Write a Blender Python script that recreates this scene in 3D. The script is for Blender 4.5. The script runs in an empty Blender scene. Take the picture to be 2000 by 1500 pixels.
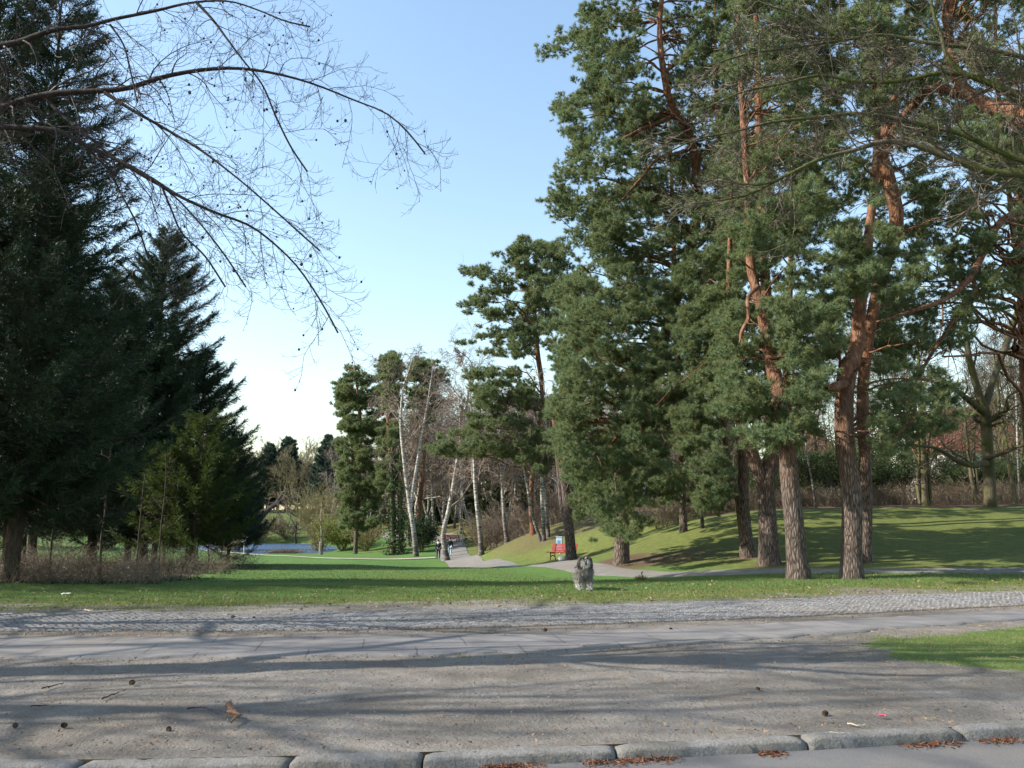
import bpy, bmesh, math, random
import numpy as np
from mathutils import Vector

# ------------------------------------------------------------------ camera, sky, sun
F = 1600.0                      # focal length in pixels of the 2000 px wide photo
PITCH = math.atan(270.0 / F)    # horizon lies at row 1020
CH = 1.5
sc = bpy.context.scene
col = sc.collection
cam = bpy.data.cameras.new('camera')
cam.sensor_width = 36.0
cam.lens = 36.0 * F / 2000.0
cam.clip_end = 6000
camo = bpy.data.objects.new('camera', cam)
camo.location = (0, 0, CH)
camo.rotation_euler = (math.pi / 2 + PITCH, 0, 0)
col.objects.link(camo)
sc.camera = camo

SUN_EL = math.radians(35)
SUN_BACK = math.radians(7)      # the sun stands to the left and a little behind the camera
sdir = Vector((-math.cos(SUN_BACK) * math.cos(SUN_EL), -math.sin(SUN_BACK) * math.cos(SUN_EL), math.sin(SUN_EL)))
w = bpy.data.worlds.new('World')
sc.world = w
w.use_nodes = True
wt = w.node_tree
bg = wt.nodes['Background']
sky = wt.nodes.new('ShaderNodeTexSky')
sky.sky_type = 'NISHITA'
sky.sun_disc = False
sky.sun_elevation = SUN_EL
sky.sun_rotation = math.atan2(sdir.x, sdir.y)
sky.air_density = 1.5
sky.dust_density = 0.8
sky.ozone_density = 1.7
wt.links.new(sky.outputs[0], bg.inputs[0])
bg.inputs[1].default_value = 0.15
sl = bpy.data.lights.new('sun', 'SUN')
sl.energy = 5.0
sl.angle = math.radians(0.5)
sl.color = (1.0, 0.93, 0.82)
so = bpy.data.objects.new('sun', sl)
so.rotation_euler = sdir.to_track_quat('Z', 'Y').to_euler()
so.location = (-60, -20, 60)
col.objects.link(so)
sc.view_settings.view_transform = 'Standard'
sc.view_settings.look = 'None'
sc.view_settings.exposure = 0.92
sc.view_settings.gamma = 1.0
try:
    sc.cycles.max_bounces = 5
    sc.cycles.transparent_max_bounces = 4
    sc.cycles.diffuse_bounces = 3
    sc.cycles.glossy_bounces = 2
    sc.cycles.transmission_bounces = 2
except Exception:
    pass

# ------------------------------------------------------------------ pixel <-> world
SP, CP = math.sin(PITCH), math.cos(PITCH)

def at(u, v, Y):
    """World point seen at photo pixel (u, v) at forward distance Y."""
    a = (u - 1000.0) / F
    b = (750.0 - v) / F
    s = Y / (CP - b * SP)
    return np.array([a * s, Y, CH + (SP + b * CP) * s])

def gnd(u, v, z=0.0):
    """Point on the level z seen at pixel (u, v)."""
    a = (u - 1000.0) / F
    b = (750.0 - v) / F
    s = (z - CH) / (SP + b * CP)
    return np.array([a * s, (CP - b * SP) * s, z])

def pxm(Y):
    return Y / F * 1.0         # metres per photo pixel at distance Y (about)

def sstep(a, b, x):
    t = np.clip((np.asarray(x, float) - a) / (b - a), 0, 1)
    return t * t * (3 - 2 * t)

# value noise for python side masks
_nr = np.random.RandomState(7)
_NT = _nr.rand(256, 256)
def vnoise(x, y):
    x = np.asarray(x, float); y = np.asarray(y, float)
    xi = np.floor(x).astype(int); yi = np.floor(y).astype(int)
    fx = x - xi; fy = y - yi
    fx = fx * fx * (3 - 2 * fx); fy = fy * fy * (3 - 2 * fy)
    g = lambda i, j: _NT[i % 256, j % 256]
    return (g(xi, yi) * (1 - fx) + g(xi + 1, yi) * fx) * (1 - fy) + (g(xi, yi + 1) * (1 - fx) + g(xi + 1, yi + 1) * fx) * fy
def fnoise(x, y, o=3):
    r = 0; a = 0.5; t = 0
    for i in range(o):
        r = r + a * vnoise(x * 2 ** i + 17.3 * i, y * 2 ** i + 5.1 * i); t += a; a *= 0.5
    return r / t

def poly_sd(px, py, poly):
    inside = np.zeros(px.shape, bool); dmin = np.full(px.shape, 1e9)
    n = len(poly)
    for i in range(n):
        x0, y0 = poly[i]; x1, y1 = poly[(i + 1) % n]
        cond = ((y0 > py) != (y1 > py)) & (px < (x1 - x0) * (py - y0) / (y1 - y0 + 1e-12) + x0)
        inside ^= cond
        t = np.clip(((px - x0) * (x1 - x0) + (py - y0) * (y1 - y0)) / ((x1 - x0) ** 2 + (y1 - y0) ** 2 + 1e-12), 0, 1)
        dmin = np.minimum(dmin, np.hypot(px - x0 - t * (x1 - x0), py - y0 - t * (y1 - y0)))
    return np.where(inside, -dmin, dmin)
POND = None
# ------------------------------------------------------------------ terrain heights
CTRL = []
for (u, v, Y) in [
    # crest of the verge and the lawn falling away behind it
    (0, 1152, 20), (300, 1152, 20), (600, 1150, 20), (900, 1149, 20), (1150, 1147, 20), (1350, 1142, 20.5), (1570, 1131, 22.6),
    (1663, 1131, 22.6), (1850, 1127, 22.6), (2000, 1124, 22.8), (2300, 1112, 23),
    (330, 1112, 34), (600, 1117, 34), (900, 1117, 34), (1000, 1105, 45.7), (700, 1103, 48), (500, 1102, 48), (600, 1096, 62),
    (750, 1095, 65), (900, 1095, 72), (860, 1093, 74), (780, 1091, 78), (650, 1087, 85), (560, 1081, 103), (470, 1082, 101), (640, 1082, 103),
    (700, 1079, 96), (790, 1085, 84),
    # right bank
    (1300, 1125, 27.8), (1150, 1116, 33.8), (1215, 1092, 35), (1300, 1095, 33), (1390, 1085, 32), (1460, 1086, 30), (1503, 1101, 27.5), (1700, 1090, 28), (1850, 1090, 27.5), (2000, 1085, 28),
    (1700, 1040, 35), (1850, 1040, 35), (2000, 1035, 35), (1370, 1032, 39),
    (1450, 1000, 42), (1600, 993, 43), (1800, 990, 43), (1990, 987, 43), (2300, 980, 44), (1450, 1000, 55), (1700, 990, 60), (2000, 985, 60),
    (1110, 1103, 45.5), (1065, 1056, 57), (1150, 1050, 50), (990, 1057, 66), (940, 1086, 66), (1040, 1042, 62), (1250, 1020, 52),
    (960, 1098, 62), (1040, 1102, 50),
    (880, 1057, 98), (850, 1068, 90), (910, 1062, 92), (760, 1040, 118), (850, 1040, 112), (1000, 1020, 100), (930, 1030, 105), (700, 1055, 118), (1100, 1010, 100),
    # left under the spruces
    (20, 1128, 26), (200, 1122, 29), (-300, 1125, 26), (350, 1106, 41), (100, 1100, 40), (-200, 1095, 40), (400, 1090, 62), (290, 1066, 84), (420, 1084, 92), (100, 1055, 75), (-300, 1045, 75),
    # beyond the pond
    (500, 1051, 158), (600, 1051, 160), (400, 1050, 165), (660, 1050, 150), (500, 1003, 205), (600, 1003, 205), (400, 1003, 215), (700, 1000, 200), (900, 1000, 180), (1100, 985, 160), (1500, 965, 140), (2000, 965, 140),
    (200, 1010, 200), (500, 1000, 300), (1000, 985, 300), (1700, 985, 300), (-200, 1000, 300)]:
    CTRL.append(at(u, v, Y))
CTRL += [np.array([x, y, 0.0]) for x in (-60, -30, -14, 0, 12, 25) for y in (14.0, 17.5)]
CTRL += [np.array([x, y, z]) for (x, y, z) in ((60, 24, .3), (60, 45, 2.6), (90, 100, 3.5), (-70, 60, 1), (-90, 100, 1.5))]
POND_Z = -2.42
# pond basin: keep the bed under the water
for (u, v) in ((500, 1075), (560, 1074), (620, 1073), (480, 1068), (560, 1066), (620, 1066), (380, 1070), (420, 1069)):
    p = gnd(u, v, POND_Z); p[2] = POND_Z - .9
    CTRL.append(p)
CTRL = np.array(CTRL)

def _tps_fit(P, z, lam=0.8):
    n = len(P)
    d = np.linalg.norm(P[:, None] - P[None], axis=2)
    K = np.where(d > 0, d * d * np.log(d + 1e-9), 0) + lam * np.eye(n) * 4
    A = np.zeros((n + 3, n + 3))
    A[:n, :n] = K; A[:n, n] = 1; A[:n, n + 1:] = P; A[n, :n] = 1; A[n + 1:, :n] = P.T
    b = np.zeros(n + 3); b[:n] = z
    return np.linalg.solve(A, b)
POND = np.array([gnd(u, v, POND_Z)[:2] for (u, v) in ((270, 1070), (340, 1076), (420, 1078.5), (470, 1079.5), (560, 1080.5), (615, 1079.5), (640, 1076), (640, 1069), (620, 1064), (560, 1061.5), (480, 1061), (380, 1062), (280, 1063))])
_XY = CTRL[:, :2]
_W = _tps_fit(_XY, CTRL[:, 2])

def zt(x, y):
    x = np.asarray(x, float); y = np.asarray(y, float)
    shp = x.shape
    x = x.ravel(); y = y.ravel()
    xc = np.clip(x, -110, 110); yc = np.clip(y, 10, 330)
    out = np.empty(len(x))
    for i in range(0, len(x), 20000):
        q = np.stack([xc[i:i + 20000], yc[i:i + 20000]], 1)
        d = np.linalg.norm(q[:, None] - _XY[None], axis=2)
        out[i:i + 20000] = (d * d * np.log(d + 1e-9)) @ _W[:-3] + _W[-3] + q @ _W[-2:]
    out = np.clip(out, -3.6, 12)
    out = out * sstep(15.5, 21, y)
    if POND is not None:
        near = (y > 85) & (y < 190) & (x < 5) & (x > -75)
        if near.any():
            sd = poly_sd(x[near], y[near], POND)
            o_ = out[near]
            t_ = sstep(-1.5, 5, sd)
            out[near] = np.where(sd < 5, np.minimum(o_, (POND_Z - .5) * (1 - t_) + np.maximum(o_, POND_Z + .06) * t_), o_)
    out = out + (fnoise(x * .35, y * .35) - .5) * .10 * sstep(19, 26, y)
    return out.reshape(shp)

def zt1(x, y):
    return float(zt(np.array([x]), np.array([y]))[0])

def ground_at(u, Y):
    """Ground point in image column u at distance Y."""
    x = (u - 1000.0) / F * Y / 1.02
    z = zt1(x, Y)
    for _ in range(3):                    # refine the column for the true row
        b_ = ((z - CH) * CP - Y * SP) / (Y * CP + (z - CH) * SP)
        x = (u - 1000.0) / F * Y / (CP - b_ * SP)
        z = zt1(x, Y)
    return np.array([x, Y, z])

# ------------------------------------------------------------------ object helpers
def tag(o, label=None, cat=None, group=None, kind=None):
    if label: o['label'] = label
    if cat: o['category'] = cat
    if group: o['group'] = group
    if kind: o['kind'] = kind
    return o

def thing(name, label, cat, loc, group=None, rz=0.0):
    o = bpy.data.objects.new(name, None)
    o.empty_display_size = 0.3
    o.location = tuple(float(c) for c in loc)
    o.rotation_euler = (0, 0, rz)
    col.objects.link(o)
    return tag(o, label, cat, group)

def mk(name, V, faces, mat, parent=None, smooth=True, attr=None, loc=None, link=True):
    """One mesh object from an (n,3) array and a list of face index arrays (each (m,3) or (m,4))."""
    V = np.ascontiguousarray(V, dtype=np.float32)
    me = bpy.data.meshes.new(name)
    me.vertices.add(len(V))
    me.vertices.foreach_set('co', V.ravel())
    faces = [np.asarray(f, dtype=np.int32) for f in faces if len(f)]
    nl = sum(f.size for f in faces); npoly = sum(len(f) for f in faces)
    me.loops.add(nl)
    me.loops.foreach_set('vertex_index', np.concatenate([f.ravel() for f in faces]))
    me.polygons.add(npoly)
    starts = []; s = 0
    for f in faces:
        k = f.shape[1]
        starts.append(np.arange(len(f), dtype=np.int32) * k + s); s += f.size
    me.polygons.foreach_set('loop_start', np.concatenate(starts))
    me.polygons.foreach_set('use_smooth', np.full(npoly, smooth, dtype=bool))
    me.update(calc_edges=True)
    if mat: me.materials.append(mat)
    if attr:
        for an, arr in attr.items():
            a = me.attributes.new(an, 'FLOAT_COLOR', 'POINT')
            c = np.ones((len(V), 4), np.float32); c[:, :arr.shape[1]] = arr
            a.data.foreach_set('color', c.ravel())
    o = bpy.data.objects.new(name, me)
    if loc is not None: o.location = tuple(float(c) for c in loc)
    if parent is not None: o.parent = parent
    if link: col.objects.link(o)
    return o

class Geo:
    """Collects vertex / face arrays into one mesh."""
    def __init__(s): s.V = []; s.T = []; s.Q = []; s.n = 0
    def add(s, V, tris=None, quads=None):
        V = np.asarray(V, float)
        s.V.append(V)
        if tris is not None and len(tris): s.T.append(np.asarray(tris) + s.n)
        if quads is not None and len(quads): s.Q.append(np.asarray(quads) + s.n)
        s.n += len(V)
    def build(s, name, mat, parent=None, base=None, smooth=True, **k):
        V = np.concatenate(s.V)
        if base is not None: V = V - np.asarray(base)[None]
        fs = []
        if s.T: fs.append(np.concatenate(s.T))
        if s.Q: fs.append(np.concatenate(s.Q))
        return mk(name, V, fs, mat, parent, smooth, **k)
    def box(s, lo, hi, rot=0.0, piv=(0, 0)):
        x0, y0, z0 = lo; x1, y1, z1 = hi
        V = np.array([[x0, y0, z0], [x1, y0, z0], [x1, y1, z0], [x0, y1, z0], [x0, y0, z1], [x1, y0, z1], [x1, y1, z1], [x0, y1, z1]], float)
        if rot:
            c, sn = math.cos(rot), math.sin(rot)
            X = V[:, 0] - piv[0]; Y = V[:, 1] - piv[1]
            V[:, 0] = piv[0] + c * X - sn * Y; V[:, 1] = piv[1] + sn * X + c * Y
        s.add(V, quads=[[0, 3, 2, 1], [4, 5, 6, 7], [0, 1, 5, 4], [1, 2, 6, 5], [2, 3, 7, 6], [3, 0, 4, 7]])

def norm(a):
    return a / (np.linalg.norm(a, axis=-1, keepdims=True) + 1e-9)

def tubes(P, R, sides=5, rough=0.0, rng=None):
    """P (n,k,3), R (n,k) -> verts, quads of n tubes."""
    n, k, _ = P.shape
    T = np.empty_like(P)
    T[:, 1:-1] = P[:, 2:] - P[:, :-2]; T[:, 0] = P[:, 1] - P[:, 0]; T[:, -1] = P[:, -1] - P[:, -2]
    T = norm(T)
    ov = norm(P[:, -1] - P[:, 0])
    ref = np.where(np.abs(ov[:, 2:3]) > 0.8, np.array([[1.0, 0.0, 0.0]]), np.array([[0.0, 0.0, 1.0]]))[:, None, :]
    A = norm(np.cross(T, np.broadcast_to(ref, T.shape)))
    B = np.cross(T, A)
    th = np.arange(sides) * 2 * math.pi / sides
    c = np.cos(th)[None, None, :, None]; s_ = np.sin(th)[None, None, :, None]
    RR = R[:, :, None, None]
    if rough and rng is not None:
        RR = RR * (1 + rough * (rng.rand(n, k, sides, 1) - .5))
    V = P[:, :, None, :] + RR * (A[:, :, None, :] * c + B[:, :, None, :] * s_)
    V = V.reshape(-1, 3)
    i = np.arange(n)[:, None, None] * k * sides
    j = np.arange(k - 1)[None, :, None] * sides
    m = np.arange(sides)[None, None, :]
    m2 = (m + 1) % sides
    Q = np.stack([i + j + m, i + j + m2, i + j + sides + m2, i + j + sides + m], axis=-1).reshape(-1, 4)
    return V, Q

def catmull(pts, n):
    pts = np.asarray(pts, float)
    if len(pts) == 2:
        t = np.linspace(0, 1, n)[:, None]
        return pts[0] * (1 - t) + pts[1] * t
    d = np.concatenate([[0], np.cumsum(np.linalg.norm(np.diff(pts[:, :3], axis=0), axis=1))])
    tt = np.linspace(0, d[-1], n)
    m = np.gradient(pts, d, axis=0)
    out = np.empty((n, pts.shape[1]))
    idx = np.clip(np.searchsorted(d, tt, side='right') - 1, 0, len(pts) - 2)
    h = d[idx + 1] - d[idx]; t = (tt - d[idx]) / h
    h00 = 2 * t ** 3 - 3 * t ** 2 + 1; h10 = t ** 3 - 2 * t ** 2 + t; h01 = -2 * t ** 3 + 3 * t ** 2; h11 = t ** 3 - t ** 2
    out = h00[:, None] * pts[idx] + (h10 * h)[:, None] * m[idx] + h01[:, None] * pts[idx + 1] + (h11 * h)[:, None] * m[idx + 1]
    return out

def spawn(P, R, m, t0, t1, ang, Lf, k, rng, up=0.0, wob=0.15, rf=0.6, rmin=0.002, taper=0.25, flat=0.0, endshort=0.5):
    """m children on every parent polyline."""
    n, K, _ = P.shape
    N = n * m
    pi = np.repeat(np.arange(n), m)
    t = (np.tile(np.arange(m), n) + rng.rand(N)) / m
    t = t0 + (t1 - t0) * t
    f = t * (K - 1)
    i = np.clip(f.astype(int), 0, K - 2); fr = (f - i)[:, None]
    base = P[pi, i] * (1 - fr) + P[pi, i + 1] * fr
    tan = norm(P[pi, i + 1] - P[pi, i])
    r = R[pi, i] * (1 - fr[:, 0]) + R[pi, i + 1] * fr[:, 0]
    plen = np.linalg.norm(np.diff(P, axis=1), axis=2).sum(1)[pi]
    rv = rng.randn(N, 3)
    rv[:, 2] *= (1 - flat)
    perp = norm(rv - (rv * tan).sum(1, keepdims=True) * tan)
    a = np.radians(ang) * (0.7 + 0.6 * rng.rand(N))[:, None]
    d = norm(tan * np.cos(a) + perp * np.sin(a))
    L = Lf * plen * (1 - endshort * t) * (0.6 + 0.8 * rng.rand(N))
    st = (L / (k - 1))[:, None]
    pts = np.empty((N, k, 3)); pts[:, 0] = base
    upv = np.array([[0, 0, up]])
    for q in range(1, k):
        d = norm(d + upv / (k - 1) + wob * rng.randn(N, 3))
        pts[:, q] = pts[:, q - 1] + d * st
    r0 = np.maximum(r * rf, rmin * 1.3)
    rr = r0[:, None] * np.linspace(1, taper, k)[None]
    return pts, np.maximum(rr, rmin)

def blades(B, D, L, wd, rng, flatten=None):
    """Needle / leaf triangles: base points B, unit directions D, lengths L, widths wd."""
    n = len(B)
    rv = rng.randn(n, 3)
    S = norm(np.cross(D, rv))
    V = np.empty((n, 3, 3))
    V[:, 0] = B - S * (wd * .5)[:, None]; V[:, 1] = B + S * (wd * .5)[:, None]; V[:, 2] = B + D * L[:, None]
    return V.reshape(-1, 3), np.arange(n * 3).reshape(-1, 3)

def needle_tufts(P, D, m, L, wd, rng, lo=20, hi=75, back=.18):
    n = len(P)
    PP = np.repeat(P, m, 0); DD = np.repeat(D, m, 0)
    N = n * m
    rv = rng.randn(N, 3)
    perp = norm(rv - (rv * DD).sum(1, keepdims=True) * DD)
    a = np.radians(lo + (hi - lo) * rng.rand(N))[:, None]
    nd = norm(DD * np.cos(a) + perp * np.sin(a))
    base = PP - DD * (back * rng.rand(N))[:, None]
    return blades(base, nd, L * (.7 + .6 * rng.rand(N)), np.full(N, wd), rng)

# ------------------------------------------------------------------ materials
def mat(name, fn, rough=0.85, trans=0.0, spec=0.2):
    m = bpy.data.materials.new(name)
    m.use_nodes = True
    nt = m.node_tree
    b = nt.nodes['Principled BSDF']
    b.inputs['Roughness'].default_value = rough
    b.inputs['Specular IOR Level'].default_value = spec
    N = lambda t, **kw: _node(nt, t, kw)
    fn(nt, b, N)
    if trans:
        tr = nt.nodes.new('ShaderNodeBsdfTranslucent')
        mx = nt.nodes.new('ShaderNodeMixShader')
        mx.inputs[0].default_value = trans
        out = nt.nodes['Material Output']
        if b.inputs['Base Color'].links:
            nt.links.new(b.inputs['Base Color'].links[0].from_socket, tr.inputs[0])
        else:
            tr.inputs[0].default_value = b.inputs['Base Color'].default_value
        nt.links.new(b.outputs[0], mx.inputs[1]); nt.links.new(tr.outputs[0], mx.inputs[2])
        nt.links.new(mx.outputs[0], out.inputs[0])
    return m

def _node(nt, t, kw):
    n = nt.nodes.new(t)
    for k_, v_ in kw.items():
        if k_ in n.inputs.keys():
            n.inputs[k_].default_value = v_
        else:
            setattr(n, k_, v_)
    return n

def ramp(nt, src, stops):
    r = nt.nodes.new('ShaderNodeValToRGB')
    el = r.color_ramp.elements
    while len(el) < len(stops): el.new(0.5)
    for e, (p, c) in zip(el, stops):
        e.position = p; e.color = (c[0], c[1], c[2], 1) if not isinstance(c, (int, float)) else (c, c, c, 1)
    nt.links.new(src, r.inputs[0])
    return r.outputs[0]

def mix(nt, fac, a, b, mode='MIX'):
    m = nt.nodes.new('ShaderNodeMix')
    m.data_type = 'RGBA'; m.blend_type = mode
    for sock, v in ((m.inputs[0], fac), (m.inputs[6], a), (m.inputs[7], b)):
        if hasattr(v, 'is_output'): nt.links.new(v, sock)
        elif isinstance(v, (int, float)): sock.default_value = v
        else: sock.default_value = (v[0], v[1], v[2], 1)
    return m.outputs[2]

def mth(nt, op, a, b=0.0, clamp=False):
    m = nt.nodes.new('ShaderNodeMath'); m.operation = op; m.use_clamp = clamp
    for sock, v in ((m.inputs[0], a), (m.inputs[1], b)):
        if hasattr(v, 'is_output'): nt.links.new(v, sock)
        else: sock.default_value = v
    return m.outputs[0]

def noise(nt, scale, vec=None, detail=4, rough=.55, dist=0.0):
    n = nt.nodes.new('ShaderNodeTexNoise')
    n.inputs['Scale'].default_value = scale; n.inputs['Detail'].default_value = detail
    n.inputs['Roughness'].default_value = rough; n.inputs['Distortion'].default_value = dist
    if vec is not None: nt.links.new(vec, n.inputs['Vector'])
    return n.outputs['Fac']

def coord(nt, kind='Object', scale=None):
    t = nt.nodes.new('ShaderNodeTexCoord')
    if scale is None: return t.outputs[kind]
    m = nt.nodes.new('ShaderNodeMapping')
    m.inputs['Scale'].default_value = scale
    nt.links.new(t.outputs[kind], m.inputs[0])
    return m.outputs[0]

def gpos(nt, scale=None):
    g = nt.nodes.new('ShaderNodeNewGeometry')
    if scale is None: return g.outputs['Position']
    m = nt.nodes.new('ShaderNodeMapping')
    m.inputs['Scale'].default_value = scale
    nt.links.new(g.outputs['Position'], m.inputs[0])
    return m.outputs[0]

def island(nt):
    return nt.nodes.new('ShaderNodeNewGeometry').outputs['Random Per Island']

def bump(nt, b, h, strength=.5, dist=.02):
    n = nt.nodes.new('ShaderNodeBump')
    n.inputs['Strength'].default_value = strength; n.inputs['Distance'].default_value = dist
    nt.links.new(h, n.inputs['Height'])
    nt.links.new(n.outputs[0], b.inputs['Normal'])

def plain(name, c, rough=.7, var=.25, scale=6, spec=.3, metal=0.0):
    def fn(nt, b, N):
        f = noise(nt, scale, coord(nt))
        lo = tuple(x * (1 - var) for x in c); hi = tuple(min(1, x * (1 + var)) for x in c)
        nt.links.new(ramp(nt, f, [(.3, lo), (.7, hi)]), b.inputs['Base Color'])
        b.inputs['Metallic'].default_value = metal
    return mat(name, fn, rough, spec=spec)

def foliage_mat(name, c1, c2, c3, trans=.25, sc_=.7, isl=.6):
    def fn(nt, b, N):
        f = noise(nt, sc_, gpos(nt), 2)
        c = ramp(nt, f, [(.35, c1), (.65, c2)])
        i = island(nt)
        c = mix(nt, mth(nt, 'MULTIPLY', i, isl), c, c3)
        nt.links.new(c, b.inputs['Base Color'])
    return mat(name, fn, .6, trans, .25)

M = {}
M['pine_needles'] = foliage_mat('pine_needles', (.165, .170, .048), (.140, .205, .095), (.215, .285, .160), .45, 2.4)
M['pine_far'] = foliage_mat('pine_needles_distant', (.145, .165, .050), (.140, .190, .085), (.200, .245, .135), .45, sc_=1.2)
M['spruce_needles'] = foliage_mat('spruce_needles', (.016, .033, .014), (.027, .051, .022), (.056, .080, .040), .16)
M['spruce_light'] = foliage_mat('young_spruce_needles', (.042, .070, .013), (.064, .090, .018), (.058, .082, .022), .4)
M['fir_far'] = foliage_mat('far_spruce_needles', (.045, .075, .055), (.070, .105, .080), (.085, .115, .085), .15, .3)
M['shrub_leaves'] = foliage_mat('shrub_leaves', (.026, .052, .016), (.046, .076, .022), (.065, .085, .030), .25)
M['spring_leaves'] = foliage_mat('spring_leaves', (.150, .200, .030), (.200, .240, .045), (.17, .20, .06), .35)
M['ivy_leaves'] = foliage_mat('ivy_leaves', (.028, .055, .020), (.050, .080, .030), (.07, .10, .05), .15)
M['dry_stems'] = foliage_mat('dry_stems', (.110, .082, .055), (.185, .140, .095), (.24, .19, .13), .1, 1.2)
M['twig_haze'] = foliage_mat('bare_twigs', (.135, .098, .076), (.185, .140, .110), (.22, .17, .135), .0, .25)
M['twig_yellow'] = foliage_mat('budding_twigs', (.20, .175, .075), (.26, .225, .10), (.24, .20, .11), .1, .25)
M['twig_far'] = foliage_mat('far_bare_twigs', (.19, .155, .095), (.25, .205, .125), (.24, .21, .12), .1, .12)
M['twig_dark'] = foliage_mat('dark_twigs', (.030, .021, .019), (.046, .034, .030), (.062, .044, .038), .0, .8)
M['twig_grey'] = foliage_mat('grey_twigs', (.055, .043, .028), (.085, .070, .044), (.10, .080, .056), .0, .8)

def _pinebark(lo, hi):
    def fn(nt, b, N):
        v = coord(nt, 'Object', (1, 1, .20))
        vo = nt.nodes.new('ShaderNodeTexVoronoi'); vo.feature = 'DISTANCE_TO_EDGE'
        vo.inputs['Scale'].default_value = 17
        dn = nt.nodes.new('ShaderNodeTexNoise'); dn.inputs['Scale'].default_value = 3.0
        nt.links.new(v, dn.inputs['Vector'])
        vm = nt.nodes.new('ShaderNodeVectorMath'); vm.operation = 'MULTIPLY_ADD'
        nt.links.new(dn.outputs['Color'], vm.inputs[0]); vm.inputs[1].default_value = (.16, .16, .16); nt.links.new(v, vm.inputs[2])
        nt.links.new(vm.outputs[0], vo.inputs['Vector'])
        d = vo.outputs['Distance']
        n1 = noise(nt, 26, v, 6, .7)
        h = mth(nt, 'ADD', mth(nt, 'MULTIPLY', d, 1.3), mth(nt, 'MULTIPLY', n1, .75))
        grey = ramp(nt, h, [(.32, (.030, .022, .018)), (.52, (.105, .080, .066)), (.8, (.215, .172, .146))])
        n2 = noise(nt, 7, coord(nt, 'Object', (1, 1, .5)), 5)
        orange = ramp(nt, n2, [(.28, (.070, .038, .026)), (.5, (.200, .096, .054)), (.72, (.31, .185, .120))])
        sx = nt.nodes.new('ShaderNodeSeparateXYZ'); nt.links.new(coord(nt), sx.inputs[0])
        n3 = noise(nt, 1.4, coord(nt), 3)
        zz = mth(nt, 'ADD', sx.outputs[2], mth(nt, 'MULTIPLY', mth(nt, 'SUBTRACT', n3, .5), 4.0))
        mr = nt.nodes.new('ShaderNodeMapRange'); mr.inputs[1].default_value = lo; mr.inputs[2].default_value = hi
        nt.links.new(zz, mr.inputs[0])
        nt.links.new(mix(nt, mr.outputs[0], grey, orange), b.inputs['Base Color'])
        bump(nt, b, h, 1.0, .06)
    return fn
M['pine_bark'] = mat('scots_pine_bark', _pinebark(2.4, 5.6), .9)
M['pine_bark_far'] = mat('tall_pine_bark', _pinebark(4.5, 8.5), .9)
M['pine_limb'] = mat('pine_limb_bark', _pinebark(-6, -1), .9)

def _birch(nt, b, N):
    v = coord(nt, 'Object', (1.2, 1.2, 7))
    n = noise(nt, 2.2, v, 4, .7)
    sx = nt.nodes.new('ShaderNodeSeparateXYZ'); nt.links.new(coord(nt), sx.inputs[0])
    n2 = noise(nt, 1.5, coord(nt), 3)
    base = mth(nt, 'ADD', sx.outputs[2], mth(nt, 'MULTIPLY', n2, 2.2))
    mr = nt.nodes.new('ShaderNodeMapRange'); mr.inputs[1].default_value = 1.6; mr.inputs[2].default_value = 5.0
    nt.links.new(base, mr.inputs[0])
    white = ramp(nt, n, [(.40, (.07, .06, .053)), (.52, (.38, .36, .33)), (.7, (.55, .53, .49))])
    dark = ramp(nt, n, [(.35, (.03, .025, .022)), (.56, (.10, .085, .075)), (.66, (.42, .40, .37))])
    nt.links.new(mix(nt, mr.outputs[0], dark, white), b.inputs['Base Color'])
M['birch_bark'] = mat('birch_bark', _birch, .8)

def _bark(c1, c2, moss=None, m0=.45, m1=.6):
    def fn(nt, b, N):
        v = coord(nt, 'Object', (1, 1, .25))
        n = noise(nt, 14, v, 5, .65)
        c = ramp(nt, n, [(.3, c1), (.68, c2)])
        if moss:
            g = noise(nt, 1.1, coord(nt), 3)
            c = mix(nt, ramp(nt, g, [(m0, 0.0), (m1, 1.0)]), c, moss)
        nt.links.new(c, b.inputs['Base Color'])
        bump(nt, b, n, .8, .03)
    return fn
M['spruce_bark'] = mat('spruce_bark', _bark((.035, .027, .022), (.105, .082, .066)), .9)
M['dark_bark'] = mat('beech_limb_bark', _bark((.035, .028, .026), (.085, .068, .060)), .9)
M['beech_bark'] = mat('dark_limb_bark', _bark((.018, .015, .014), (.048, .039, .035)), .9)
M['grey_bark'] = mat('oak_bark', _bark((.055, .045, .032), (.165, .135, .095), (.10, .105, .035), .42, .6), .9)
M['moss_bark'] = mat('mossy_bark', _bark((.06, .052, .038), (.16, .135, .10), (.060, .074, .018), .32, .55), .9)
M['mossy_trunk'] = mat('mossy_oak_trunk', _bark((.05, .042, .03), (.14, .115, .08), (.052, .060, .014), .36, .66), .9)

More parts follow.
